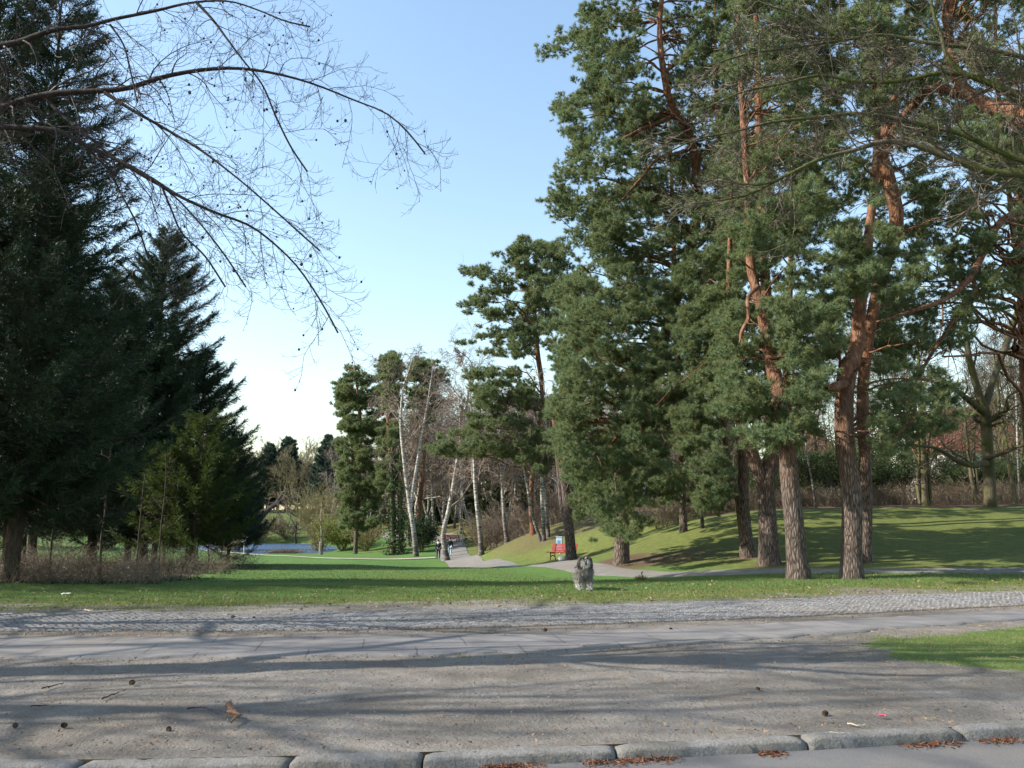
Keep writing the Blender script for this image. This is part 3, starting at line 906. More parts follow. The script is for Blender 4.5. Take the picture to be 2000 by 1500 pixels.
def limbs_to(geo, C_, R, pads, rng, rmin=.012, sides=5, twig_geo=None, k=9, every=1, zlo=0.15):
    """A limb from the trunk to each clump."""
    Ps = []; Rs = []
    zs = C_[:, 2]
    for i_, (x, y, z, r, hf) in enumerate(pads):
        if i_ % (every * 6 if hf else every): continue
        c = np.array([x, y, z])
        dh = np.linalg.norm(C_[:, :2] - c[:2], axis=1)
        j = np.argmin(np.abs(zs - (z - rng.uniform(-.15, .45) * np.minimum(dh, 4))) + .15 * dh)
        j = min(max(j, int(len(C_) * zlo)), len(C_) - 2)
        a = C_[j]
        mid = a * .5 + c * .5 + np.array([0, 0, rng.uniform(.05, .22) * np.linalg.norm(c - a)]) + rng.randn(3) * .12 * np.linalg.norm(c - a)
        t = np.linspace(0, 1, k)[:, None]
        P = (1 - t) ** 2 * a + 2 * (1 - t) * t * mid + t ** 2 * c
        P[1:-1] += rng.randn(k - 2, 3) * .035 * np.linalg.norm(c - a) / 2
        r0 = min(R[j] * .38, .018 + .010 * np.linalg.norm(c - a))
        if hf: r0 = min(r0, .03)
        Ps.append(P); Rs.append(np.linspace(r0, rmin, k))
    if not Ps: return None, None
    Ps = np.array(Ps); Rs = np.array(Rs)
    V, Q = tubes(Ps, Rs, sides)
    geo.add(V, quads=Q)
    return Ps, Rs

def pine(name, label, trunks, polys, Y0, dY, seed, rr=(.6, 1.1), dens=300, m=34, L=.135, wd=.0185, far=False, cat='pine tree', group='scots pines on the bank', bark=None, extra=None, deadtwigs=2, flat=.62, zlo=.2):
    rng = np.random.RandomState(seed)
    base = None
    root = None
    tg = Geo()
    CC = []
    for ti, tp in enumerate(trunks):
        C_, R = trunk_pts(tp, 40)
        if ti == 0:
            z0 = zt1(C_[0, 0], C_[0, 1])
            C_[0, 2] = min(C_[0, 2], z0); base = np.array([C_[0, 0], C_[0, 1], z0])
            C_ = np.concatenate([[C_[0] - np.array([0, 0, .25])], C_]); R = np.concatenate([[R[0]], R])
        add_trunk(tg, C_, R, rng, 12 if far else 16, flare=.8 if ti == 0 else 0)
        CC.append((C_, R))
    root = thing(name, label, cat, base, group)
    pads = pads_in(polys, 0, Y0, dY, rng, *rr)
    fg = Geo()
    # choose the nearest stem for each clump
    ids = np.array([np.argmin([np.min(np.linalg.norm(c[0] - p[:3], axis=1)) for c in CC]) for p in pads])
    for q, (C_, R) in enumerate(CC):
        pq = pads[ids == q]
        if len(pq):
            lg = tg
            P, Rr = limbs_to(lg, C_, R, pq, rng, zlo=zlo, every=5 if far else 4)
            if P is not None and deadtwigs:
                tp, tr = spawn(P, Rr, deadtwigs, .3, 1, 50, .35, 5, rng, up=-.05, wob=.3, rf=.5, rmin=.006)
                V, Q = tubes(tp, tr, 3); lg.add(V, quads=Q)
    if extra:
        for ex in extra:
            lg = tg
            C_, R = trunk_pts(ex, 26)
            add_trunk(lg, C_, R, rng, 9, flare=0, rough=.14)
            tp, tr = spawn(C_[None], R[None], 7, .3, 1, 50, .3, 6, rng, up=.05, wob=.25, rf=.4, rmin=.006)
            V, Q = tubes(tp, tr, 4); lg.add(V, quads=Q)
    tg.build('trunk', bark or (M['pine_bark_far'] if far else M['pine_bark']), root, base)
    pine_foliage(fg, pads, rng, dens, m, L, wd, flat)
    fg.build('crown', M['pine_far'] if far else M['pine_needles'], root, base, smooth=False)
    return root

def spruce_mesh(H, R, seed, zlow=1.2, droop=.33, density=1.0, wd=.024, Lb=.135, shape=.78, dead=True, thin=0.0):
    """Spruce with its foot at the origin: (trunk arrays, foliage arrays, branch arrays)."""
    rng = np.random.RandomState(seed)
    k = 24
    tz = np.linspace(-.3, H, k)
    C_ = np.stack([fnoise(tz * .12, tz * 0 + seed) * .5 - .25, fnoise(tz * .12, tz * 0 + seed + 40) * .5 - .25, tz], 1)
    C_[:, :2] -= C_[1, :2]
    r0 = .010 * H + .035
    Rt = r0 * np.clip(1 - tz / H, .02, 1) ** .8
    tg = Geo(); add_trunk(tg, C_, Rt, rng, 10, flare=.5)
    P = []; Rr = []
    z = zlow
    kk = 8
    while z < H - .15:
        t = (z - zlow) / (H - zlow)
        nb = int(6 + 3 * rng.rand())
        a0 = rng.rand() * 6.28
        for q in range(nb):
            if rng.rand() < thin: continue
            a = a0 + q * 6.283 / nb + rng.randn() * .25
            L = R * (1 - t) ** shape * rng.uniform(.62, 1.12) + .12
            if z < zlow + 1.2: L *= rng.uniform(.5, 1.0)
            s = np.linspace(0, 1, kk)
            rise = np.tan(np.radians(14 + 36 * t ** 1.3 + 7 * rng.randn()))
            zz = z + rng.randn() * .12 + L * (rise * s * (1 - .3 * s) - droop * (1 - t) * np.sin(s * math.pi * .62) ** 1.5 + .30 * (1 - .6 * t) * s ** 3)
            rad = s * L
            aa = a + .18 * rng.randn() * s
            cx = np.interp(z, tz, C_[:, 0]); cy = np.interp(z, tz, C_[:, 1])
            P.append(np.stack([cx + rad * np.cos(aa), cy + rad * np.sin(aa), zz], 1))
            Rr.append(np.linspace(.012 + .010 * L, .004, kk))
        z += rng.uniform(.26, .46) * (1.0 + .015 * H) / density ** .5
    P = np.array(P); Rr = np.array(Rr)
    bg_ = Geo(); V, Q = tubes(P, Rr, 4); bg_.add(V, quads=Q)
    # side shoots in the branch plane, hanging a little
    Ls = np.linalg.norm(P[:, -1] - P[:, 0], axis=1)
    fg = Geo()
    cnt = np.maximum(8, (Ls * 31 * density).astype(int))
    idx = np.repeat(np.arange(len(P)), cnt)
    N = len(idx)
    t = .12 + .88 * rng.rand(N) ** .8
    f = t * (kk - 1); i = np.clip(f.astype(int), 0, kk - 2); fr = (f - i)[:, None]
    B = P[idx, i] * (1 - fr) + P[idx, i + 1] * fr
    T = norm(P[idx, i + 1] - P[idx, i])
    side = norm(np.cross(T, np.array([[0, 0, 1.0]]))) * np.where(rng.rand(N) < .5, -1, 1)[:, None]
    D = norm(T * (.75 + .3 * rng.rand(N))[:, None] + side * (.75 * rng.rand(N) + .1)[:, None] + np.array([[0, 0, 1.0]]) * (rng.randn(N) * .42 - .10)[:, None] + rng.randn(N, 3) * .12)
    Lsh = (.20 + .42 * (1 - t) * np.minimum(1.6, Ls[idx] * .35) + .20 * rng.rand(N))
    # each shoot: a ladder of short blades
    mm = 11
    s = (np.tile(np.arange(mm), N) + rng.rand(N * mm)) / mm
    BB = np.repeat(B, mm, 0) + np.repeat(D * Lsh[:, None], mm, 0) * s[:, None]
    DD = np.repeat(D, mm, 0)
    rv = rng.randn(N * mm, 3)
    perp = norm(rv - (rv * DD).sum(1, keepdims=True) * DD)
    nd = norm(DD * .9 + perp * .65)
    V, Tt = blades(BB, nd, Lb * (.6 + .6 * rng.rand(N * mm)), np.full(N * mm, wd), rng)
    fg.add(V, tris=Tt)
    if dead:   # dry dead twigs low on the stem
        nt_ = 26
        zz = rng.uniform(.4, zlow + 1.5, nt_); a = rng.rand(nt_) * 6.28; L = rng.uniform(.5, 1.5, nt_)
        s = np.linspace(0, 1, 5)[None, :]
        Pd = np.stack([np.cos(a)[:, None] * L[:, None] * s, np.sin(a)[:, None] * L[:, None] * s, zz[:, None] - .25 * L[:, None] * s ** 1.5], -1) + np.interp(zz, tz, C_[:, 0])[:, None, None] * np.array([1, 0, 0])
        V, Q = tubes(Pd, np.broadcast_to(np.linspace(.012, .004, 5)[None], (nt_, 5)), 3); bg_.add(V, quads=Q)
    return tg, bg_, fg

def spruce(label, u, Y, vtop, R, seed, name='spruce_tree', cat='spruce tree', group=None, mat_='spruce_needles', utop=None, **kw):
    b = ground_at(u, Y)
    H = at(u, vtop, Y)[2] - b[2]; R = R * 1.12
    if utop is not None: b[0] = at(utop, vtop, Y)[0]; b[2] = zt1(b[0], Y)
    tg, bg_, fg = spruce_mesh(H, R, seed, **kw)
    root = thing(name, label, cat, b, group)
    tg.build('trunk', M['spruce_bark'], root)
    bg_.build('branches', M['spruce_bark'], root)
    fg.build('crown', M[mat_], root, smooth=False)
    return root

def bare_mesh(H, seed, spread=.34, stem=None, r0=None, n1=14, n2=7, n3=6, t0=.25, ang=48, droop=.0, up=.35, twr=.006, lean=.0, levels=3, Lf=.45, k0=20, wob=.16):
    """Leafless tree at the origin: trunk and twigs."""
    rng = np.random.RandomState(seed)
    z = np.linspace(-.3, H, k0)
    C_ = np.stack([lean * z + (fnoise(z * .25, z * 0 + seed) - .5) * H * .09, (fnoise(z * .25, z * 0 + seed + 9) - .5) * H * .09, z], 1)
    C_[:, :2] -= C_[0, :2]
    r0 = r0 or .012 * H + .03
    R = r0 * np.clip(1 - z / H, .03, 1) ** .75
    tg = Geo(); add_trunk(tg, C_, R, rng, 10, flare=.6)
    fg = Geo()
    P1, R1 = spawn(C_[None], R[None], n1, t0, .97, ang, Lf, 10, rng, up=up, wob=wob, rf=.55, rmin=twr * 1.6)
    V, Q = tubes(P1, R1, 6); tg.add(V, quads=Q)
    P2, R2 = spawn(P1, R1, n2, .2, 1, 42, .5, 7, rng, up=up * .6, wob=wob, rf=.55, rmin=twr)
    V, Q = tubes(P2, R2, 4); fg.add(V, quads=Q)
    if levels >= 3:
        P3, R3 = spawn(P2, R2, n3, .15, 1, 40, .55, 5, rng, up=droop, wob=.2, rf=.6, rmin=twr * .8)
        V, Q = tubes(P3, R3, 3); fg.add(V, quads=Q)
    if levels >= 4:
        P4, R4 = spawn(P3, R3, 3, .2, 1, 40, .6, 4, rng, up=droop, wob=.2, rf=.6, rmin=twr * .7)
        V, Q = tubes(P4, R4, 3); fg.add(V, quads=Q)
    return tg, fg

def bare_tree(name, label, cat, b, H, seed, bark, twig, group=None, **kw):
    tg, fg = bare_mesh(H, seed, **kw)
    root = thing(name, label, cat, b, group)
    tg.build('trunk', M[bark], root)
    fg.build('crown', M[twig], root, smooth=False)
    return root

def copy_tree(o, loc, rz, s, label=None):
    c = o.copy(); col.objects.link(c)
    c.location = tuple(float(q) for q in loc); c.rotation_euler = (0, 0, rz); c.scale = (s, s, s)
    if label: c['label'] = label
    for ch in list(o.children):
        d = ch.copy(); col.objects.link(d); d.parent = c
    return c

# ------------------------------------------------------------------ scots pines on the right
PG = 'scots pines on the bank'
pine('scots_pine', 'thick pine on the verge, rightmost front trunk with a broken limb stub',
     [[(1664, 1131, 40, 22.6), (1664, 1060, 38, 22.6), (1664, 960, 37, 22.6), (1652, 885, 36, 22.6), (1648, 800, 34, 22.6), (1655, 735, 32, 22.7), (1673, 680, 29, 22.9), (1678, 610, 26, 23), (1690, 520, 22, 23), (1699, 440, 18, 23), (1712, 300, 15, 23), (1712, 150, 13, 23), (1705, 0, 10, 23), (1700, -240, 4, 23)]],
     [([(1600, -250), (1610, 100), (1640, 330), (1570, 560), (1560, 640), (1640, 625), (1700, 600), (1760, 640), (1850, 600), (1840, 500), (1780, 440), (1830, 300), (1850, 0), (1850, -250)], 46),
      ([(1690, 700), (1850, 690), (1880, 830), (1760, 900), (1690, 920), (1660, 860)], 15), ([(1640, 610), (1720, 545), (1765, 440), (1690, 360), (1630, 470)], 14, (1630, 22.2, 1765, 21.2)), ([(1680, 300), (1680, -60), (1760, -60), (1740, 260)], 10, (1680, 22, 1760, 21.6))], 22.8, 2.2, 11, (.5, .85), dens=330,
     extra=[[(1650, 745, 22, 22.4), (1640, 752, 20, 22.0), (1622, 757, 14, 21.7), (1614, 758, 8, 21.6)], [(1668, 690, 20, 22.7), (1655, 716, 30, 22.4), (1648, 745, 30, 22.4)], [(1690, 880, 8, 22.6), (1730, 860, 6, 22.2), (1775, 830, 5, 21.8), (1790, 815, 2, 21.5)]])
pine('scots_pine', 'tall scots pine standing close behind the rightmost front trunk, with orange upper stem',
     [[(1690, 1098, 22, 27), (1692, 1000, 22, 27), (1690, 900, 22, 27), (1684, 820, 22, 27), (1692, 690, 22, 27), (1716, 560, 24, 27), (1752, 430, 28, 26.5), (1740, 370, 30, 26.5), (1722, 300, 26, 26.5), (1745, 200, 18, 26.5), (1735, 60, 14, 27), (1720, -200, 5, 27)]],
     [([(1640, -200), (1640, 250), (1700, 420), (1790, 480), (1900, 420), (1900, 200), (1900, -200)], 26), ([(1700, 520), (1830, 560), (1830, 700), (1730, 760), (1700, 700)], 8)], 27, 2.5, 12, (.55, .95), dens=320,
     extra=[[(1726, 305, 20, 26.5), (1742, 262, 18, 26.2), (1778, 212, 18, 25.5), (1822, 174, 19, 24.5), (1876, 182, 22, 23.5)]])
pine('scots_pine', 'huge scots pine at the right picture edge with a thick orange limb arching in',
     [[(2180, 1115, 46, 20), (2150, 800, 44, 20), (2110, 500, 40, 20), (2060, 300, 38, 20.5), (1990, 222, 36, 21), (1925, 205, 30, 21.5), (1880, 172, 26, 22), (1856, 110, 22, 22), (1856, 0, 18, 22), (1868, -150, 12, 22), (1880, -300, 5, 22)]],
     [([(1850, -250), (1830, 60), (1850, 160), (1900, 330), (1960, 420), (2120, 420), (2120, -250)], 50)], 20.8, 2.4, 13, (.5, .9), dens=330)
pine('scots_pine', 'scots pine on the verge with curved foot, second front trunk left of the burl trunk',
     [[(1560, 1131, 42, 22.6), (1556, 1080, 38, 22.6), (1549, 1000, 36, 22.6), (1541, 930, 34, 22.6), (1538, 880, 31, 22.7), (1525, 800, 30, 23), (1508, 710, 28, 23.4), (1488, 610, 22, 23.8), (1468, 530, 19, 24), (1462, 400, 16, 24), (1448, 180, 12, 24), (1440, 0, 10, 24), (1440, -220, 4, 24)]],
     [([(1415, -250), (1420, 200), (1405, 380), (1430, 560), (1400, 700), (1400, 800), (1450, 880), (1490, 905), (1560, 880), (1600, 820), (1660, 700), (1640, 600), (1590, 520), (1650, 300), (1650, -250)], 95), ([(1420, 560), (1520, 530), (1640, 590), (1655, 790), (1590, 885), (1450, 880), (1395, 800)], 34, (1395, 22.6, 1655, 21.4)), ([(1430, -60), (1510, -60), (1510, 520), (1430, 480)], 14, (1430, 22.8, 1510, 22.2))], 23.6, 2.2, 14, (.5, .9), dens=330,
     extra=[[(1545, 880, 8, 22.4), (1548, 845, 8, 22.2), (1541, 800, 7, 22.0), (1549, 780, 5, 21.9)], [(1508, 850, 8, 22.6), (1516, 815, 9, 22.2), (1520, 795, 7, 22.0)], [(1480, 560, 9, 23), (1460, 590, 8, 22.3), (1462, 620, 8, 22.2), (1448, 650, 7, 22.1), (1445, 668, 4, 22.1)], [(1505, 700, 10, 23), (1545, 690, 9, 22.5), (1590, 690, 8, 22), (1610, 676, 6, 22)]])
pine('scots_pine', 'dark forked scots pine, third trunk on the bank behind the curved front pine',
     [[(1503, 1102, 38, 27.5), (1498, 1000, 34, 27.5), (1497, 940, 34, 27.5), (1512, 880, 30, 27.5), (1508, 780, 26, 27.6), (1498, 600, 22, 27.8), (1484, 350, 17, 28), (1481, 170, 14, 28), (1476, 0, 10, 28), (1470, -200, 4, 28)],
      [(1494, 955, 26, 27.5), (1478, 910, 24, 27.4), (1455, 850, 21, 27.3), (1438, 800, 18, 27.2), (1425, 700, 14, 27), (1425, 500, 10, 27), (1430, 350, 5, 27)]],
     [([(1400, 100), (1560, 60), (1640, 350), (1640, 700), (1560, 760), (1480, 790), (1400, 760), (1390, 400)], 46), ([(1480, 60), (1400, -200), (1600, -200), (1600, 60)], 18), ([(1390, 300), (1480, 300), (1480, 800), (1390, 820)], 22)], 28, 2.0, 15, (.6, 1.0), dens=300)
pine('scots_pine', 'dark pine with a low v-shaped fork, leftmost of the close bank trunks',
     [[(1461, 1088, 28, 30), (1454, 1030, 25, 30), (1450, 985, 25, 30), (1452, 930, 20, 30), (1447, 850, 18, 30), (1440, 700, 16, 30), (1420, 450, 13, 30), (1400, 200, 9, 30), (1395, 0, 5, 30)],
      [(1447, 985, 18, 30), (1430, 940, 14, 29.8), (1421, 890, 12, 29.6), (1414, 830, 11, 29.4), (1400, 720, 9, 29), (1385, 600, 5, 29)]],
     [([(1340, 960), (1420, 890), (1432, 990), (1370, 1015)], 5), ([(1330, 300), (1460, 260), (1460, 700), (1420, 840), (1340, 850)], 24)], 30, 1.8, 16, (.6, 1.0), dens=300)
for (lab, tr, po, sd) in (
    ('pine deep in the group, its crown filling the gap behind the curved front pine', [(1556, 1040, 12, 36), (1540, 880, 12, 36), (1545, 500, 11, 36), (1560, 100, 7, 36), (1555, -200, 3, 36)], [([(1425, -160), (1640, -160), (1665, 420), (1570, 460), (1490, 560), (1425, 500)], 52)], 61),
    ('pine deep in the group, its crown filling the gap behind the burl trunk', [(1672, 1040, 12, 37), (1660, 850, 12, 37), (1690, 500, 10, 37), (1770, 100, 7, 37), (1765, -200, 3, 37)], [([(1640, -160), (1860, -160), (1850, 420), (1710, 470), (1620, 420)], 48), ([(1630, 560), (1760, 540), (1830, 640), (1770, 740), (1650, 720)], 16)], 62),
    ('hidden pine added on the slope behind the draped pine to shade the bank', [(1335, 1035, 14, 39.5), (1330, 900, 13, 39.5), (1320, 600, 11, 39.5), (1310, 300, 7, 39.5), (1305, 120, 3, 39.5)], [([(1130, 260), (1420, 180), (1440, 940), (1340, 985), (1160, 930)], 80)], 64),  # extra pine, added so its crown shades the upper bank; also closes sky gaps
    ('pine deep in the group near the right picture edge', [(2040, 1010, 13, 38), (2020, 800, 12, 38), (1985, 500, 10, 38), (1945, 100, 7, 38), (1945, -200, 3, 38)], [([(1850, -160), (2080, -160), (2080, 440), (1900, 470), (1830, 350)], 46)], 63)):
    pine('scots_pine', lab, [tr], po, 39.5 if sd == 64 else 36.5, 2.0, sd, (.6, 1.05), dens=280)
HP = [(1140, -200), (1135, 0), (1090, 70), (1043, 88), (1048, 118), (1112, 132), (1130, 170), (1062, 185), (1062, 240), (1118, 270), (1085, 310), (1050, 380), (1058, 415), (1105, 455), (1130, 520), (1092, 575), (1095, 650), (1060, 760), (1072, 850), (1110, 900), (1125, 985), (1160, 1050), (1240, 1065), (1290, 1005), (1340, 985), (1400, 930), (1435, 820), (1440, 600), (1445, 300), (1430, -200)]
pine('scots_pine', 'broad pine draped to the ground in blue green foliage behind the dog',
     [[(1213, 1093, 28, 34), (1222, 950, 26, 34), (1258, 800, 24, 33.5), (1300, 650, 22, 33), (1345, 500, 20, 32.5), (1364, 400, 18, 32), (1357, 310, 18, 31.5), (1340, 245, 17, 31), (1311, 205, 16, 30.5), (1298, 150, 14, 30), (1288, 65, 12, 30), (1298, -50, 9, 30), (1310, -250, 4, 30)]],
     [([(u_, min(v_, 640)) for (u_, v_) in HP], 150), ([(1120, 560), (1440, 560), (1430, 800), (1350, 960), (1180, 1030), (1110, 880)], 34), ([(1050, 560), (1110, 540), (1150, 700), (1150, 960), (1120, 960), (1070, 850), (1058, 760)], 22),
      ([(1095, 560), (1290, 520), (1440, 560), (1445, 760), (1440, 900), (1400, 985), (1330, 985), (1295, 1010), (1235, 1062), (1160, 1055), (1122, 975), (1108, 905), (1068, 855), (1058, 765), (1092, 655)], 210, (1060, 36.0, 1440, 26.3)),
      ([(1110, 40), (1250, 0), (1285, 250), (1240, 560), (1100, 560), (1062, 400), (1100, 300), (1070, 210), (1140, 150)], 60, (1060, 34.0, 1290, 28.5)),
      ([(1380, -150), (1470, -150), (1470, 420), (1440, 760), (1380, 800)], 40)], 31.2, 2.8, 17, (.5, 1.0), dens=320, extra=[[(1318, 225, 10, 30.4), (1290, 238, 9, 30), (1255, 252, 8, 29.6), (1215, 272, 6, 29.2)], [(1350, 290, 9, 31), (1320, 300, 8, 30.4), (1285, 310, 7, 30), (1250, 350, 6, 29.6), (1215, 390, 4, 29)]])
pine('scots_pine', 'scots pine at the right edge with bare orange limbs sweeping down to the left',
     [[(2022, 1000, 24, 34), (2008, 800, 22, 34), (1999, 640, 20, 34), (1997, 500, 17, 34), (1992, 380, 14, 34), (1985, 250, 9, 34), (1980, 100, 4, 34)]],
     [([(1690, 560), (1760, 480), (1850, 400), (1960, 380), (2060, 420), (2060, 600), (1950, 620), (1880, 680), (1800, 720), (1740, 690)], 30), ([(1870, 200), (2060, 150), (2060, 400), (1900, 380)], 32), ([(1760, 420), (1900, 330), (1960, 480), (1860, 560), (1770, 520)], 16)], 30, 3, 18, (.5, .9), dens=280,
     extra=[[(1996, 415, 14, 33), (1965, 425, 15, 31.5), (1938, 455, 15, 30), (1915, 505, 14, 29), (1893, 545, 13, 28), (1850, 582, 10, 27), (1790, 605, 8, 26), (1710, 630, 5, 25.5)],
            [(1998, 470, 12, 34), (1975, 500, 10, 33), (1948, 530, 10, 32), (1900, 570, 9, 31), (1840, 660, 7, 30), (1815, 700, 4, 29.5)],
            [(1999, 535, 10, 34), (1960, 535, 10, 33), (1925, 560, 9, 32), (1880, 610, 8, 31), (1820, 690, 7, 30), (1790, 745, 5, 29.5)],
            [(1996, 690, 18, 33.6), (1988, 682, 18, 32.6), (1983, 680, 16, 32.0)]])
pine('scots_pine', 'leaning scots pine beside the red bench with furrowed brown trunk',
     [[(1117, 1102, 21, 45), (1112, 1040, 19, 45), (1106, 970, 17, 45), (1098, 910, 15, 45), (1093, 850, 14, 45), (1100, 750, 12, 45), (1120, 640, 9, 45), (1140, 520, 5, 45)],
      [(1111, 1045, 10, 45), (1098, 990, 10, 45.2), (1092, 930, 9, 45.4), (1085, 850, 8, 45.6), (1076, 770, 6, 46)]],
     [([(1085, 560), (1140, 500), (1180, 560), (1180, 980), (1110, 960), (1085, 900), (1070, 800)], 30), ([(1095, 970), (1150, 960), (1170, 1030), (1120, 1010)], 3)], 44, 3, 19, (.7, 1.2), dens=190, m=30, L=.19, wd=.03, far=True)
pine('scots_pine', 'slender pine whose crown stands against the sky left of the big pines',
     [[(1041, 1043, 11, 62), (1037, 980, 10, 62), (1046, 880, 10, 62), (1060, 770, 10, 61), (1050, 690, 10, 60), (1040, 580, 8, 60), (1020, 470, 4, 60)]],
     [([(980, 455), (1000, 445), (1060, 460), (1110, 480), (1145, 520), (1110, 640), (1060, 720), (1010, 720), (940, 690), (900, 668), (950, 625), (868, 595), (880, 580), (930, 570), (903, 520), (915, 512), (965, 512)], 52),
      ([(905, 720), (1000, 710), (1080, 770), (1085, 930), (1010, 905), (960, 895), (930, 905), (840, 888), (835, 868), (890, 835), (925, 790)], 46)], 58, 3.5, 20, (.8, 1.35), dens=150, m=30, L=.23, wd=.038, far=True, bark=M['pine_limb'])
for (lab, tr, po, sd, Y0) in (
    ('dark pine with rounded top at the left end of the mid-distance group', [(694, 1078, 8, 92), (700, 950, 8, 92), (702, 800, 7, 92), (692, 715, 3, 92)], [([(655, 745), (690, 706), (722, 720), (745, 745), (752, 800), (735, 860), (748, 940), (742, 1025), (700, 1050), (665, 1040), (658, 940), (652, 840)], 66)], 21, 92),
    ('mid-distance pine with the highest top of its group, above the ivy clad trunks', [(768, 1082, 10, 88), (766, 950, 9, 88), (758, 800, 8, 88), (757, 700, 3, 88)], [([(735, 745), (740, 697), (760, 682), (783, 700), (790, 750), (783, 800), (740, 800)], 26), ([(738, 800), (790, 810), (785, 960), (735, 960)], 22)], 22, 88),
    ('mid-distance pine with a broken orange stem behind the forked birch', [(812, 1075, 9, 96), (822, 960, 9, 96), (830, 850, 8, 96), (832, 715, 4, 96)], [([(792, 725), (815, 698), (855, 706), (878, 740), (850, 758), (800, 748)], 18), ([(790, 750), (870, 755), (860, 840), (800, 830)], 9)], 23, 96)):
    pine('scots_pine', lab, [tr], po, Y0, 3.0, sd, (.9, 1.6), dens=95, m=28, L=.33, wd=.062, far=True, bark=M['pine_limb'] if sd == 23 else None)

# ------------------------------------------------------------------ spruces on the left
SG = 'spruces at the left of the lawn'
for (lab, u, Y, vt, R, sd, kw) in (
    ('towering dark spruce with the thickest trunk, at the left picture edge', 18, 23.2, -60, 4.1, 31, dict(zlow=2.0)),
    ('dark spruce mostly cut off by the left picture edge', -130, 21.5, -160, 4.0, 32, dict(zlow=2.0)),
    ('dark spruce filling the gap right of the thickest trunk', 125, 24, 300, 2.8, 33, dict(zlow=1.8, utop=95)),
    ('spruce hidden deep in the dark stand, second trunk from the left edge', 92, 38, 250, 3.2, 34, dict(zlow=1.6, utop=120)),
    ('spruce in the middle of the dark stand with bare lower twigs', 230, 40, 545, 3.7, 35, dict(zlow=1.8, utop=222)),
    ('pointed spruce standing clear against the sky at the right side of the stand', 352, 42, 452, 5.2, 36, dict(zlow=1.8, density=1.45, utop=326)),
    ('spruce between the pointed one and the dark middle one', 286, 41, 610, 3.3, 37, dict(zlow=1.5, utop=285)),
    ('slim spruce at the right end of the stand next to the lawn', 418, 45, 690, 3.9, 38, dict(zlow=1.4, density=1.3, utop=398)),
    ('small spruce leaning out at the far right of the stand', 445, 47, 850, 2.3, 39, dict(zlow=1.6)),
    ('spruce at the back of the stand behind the pointed one', 300, 46, 680, 3.4, 40, dict(zlow=1.8)),
    ('spruce at the back of the stand near the left edge', 60, 44, 400, 4.0, 41, dict(zlow=2.2)),
    ('spruce at the back of the stand between two dark stems', 180, 46, 530, 3.8, 42, dict(zlow=2.2))):
    spruce(lab, u, Y, vt, R, sd, group=SG, **kw)
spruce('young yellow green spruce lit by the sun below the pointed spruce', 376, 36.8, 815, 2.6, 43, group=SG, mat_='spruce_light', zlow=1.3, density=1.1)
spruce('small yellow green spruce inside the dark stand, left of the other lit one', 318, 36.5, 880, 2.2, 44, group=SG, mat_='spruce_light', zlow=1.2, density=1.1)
rng = np.random.RandomState(5)
tn = ['leftmost', 'second', 'third', 'fourth', 'fifth', 'sixth', 'seventh', 'eighth']
for q, (u, Y, H, rr) in enumerate(((96, 26.5, 4, .045), (196, 27, 4.5, .05), (262, 30, 3.6, .04), (310, 30.5, 4.5, .035), (364, 38, 4, .08), (384, 38, 3.6, .04), (409, 37.5, 3.4, .03), (431, 39, 3.2, .03))):
    b = ground_at(u, Y)
    root = thing('young_tree', '%s of the thin bare stems under the spruces, counted from the left' % tn[q], 'tree', b, 'thin bare stems under the spruces')
    z = np.linspace(-.2, H, 14)
    C_ = np.stack([(fnoise(z * .3, z * 0 + q) - .5) * .5, (fnoise(z * .3, z * 0 + q + 20) - .5) * .5, z], 1); C_[:, :2] -= C_[0, :2]
    Rr = rr * np.linspace(1, .4, 14)
    tg = Geo(); add_trunk(tg, C_, Rr, rng, 8, .4); tg.build('trunk', M['spruce_bark'], root)
    P, R_ = spawn(C_[None], Rr[None], 16, .2, 1, 75, .22, 6, rng, up=-.3, wob=.12, rf=.35, rmin=.006)
    P2, R2 = spawn(P, R_, 4, .2, 1, 45, .4, 4, rng, up=-.1, wob=.15, rf=.6, rmin=.005)
    fg = Geo(); V, Q = tubes(P, R_, 3); fg.add(V, quads=Q); V, Q = tubes(P2, R2, 3); fg.add(V, quads=Q)
    fg.build('twigs', M['twig_dark'], root, smooth=False)

# ------------------------------------------------------------------ birches in the middle
def birch(label, stems, seed, twigs=True, ws=.82, hh=None, nt=20, name='birch_tree', group='birches by the park path', twig='twig_haze', Lf=.30):
    rng = np.random.RandomState(seed)
    tg = Geo(); fg = Geo(); base = None
    for q, st in enumerate(stems):
        C_, R = trunk_pts(st, 26); R = R * ws
        if q == 0:
            z0 = zt1(C_[0, 0], C_[0, 1]); base = np.array([C_[0, 0], C_[0, 1], z0]); C_[0, 2] = min(C_[0, 2], z0) - .15
        add_trunk(tg, C_, R, rng, 10, .5 if q == 0 else 0)
        if twigs:
            P1, R1 = spawn(C_[None], R[None], nt, .32, 1, 42, Lf, 9, rng, up=.25, wob=.14, rf=.4, rmin=.016)
            V, Q = tubes(P1[::1], R1[::1], 4); (tg if False else fg).add(V, quads=Q)
            P2, R2 = spawn(P1, R1, 10, .15, 1, 38, .55, 6, rng, up=-.5, wob=.13, rf=.5, rmin=.014)
            V, Q = tubes(P2, R2, 3); fg.add(V, quads=Q)
            P3, R3 = spawn(P2, R2, 8, .15, 1, 30, .7, 5, rng, up=-1.1, wob=.12, rf=.6, rmin=.011)
            V, Q = tubes(P3, R3, 3); fg.add(V, quads=Q)
    root = thing(name, label, 'birch tree', base, group)
    tg.build('trunk', M['birch_bark'], root, base)
    if fg.n: fg.build('crown', M[twig], root, base, smooth=False)
    return root
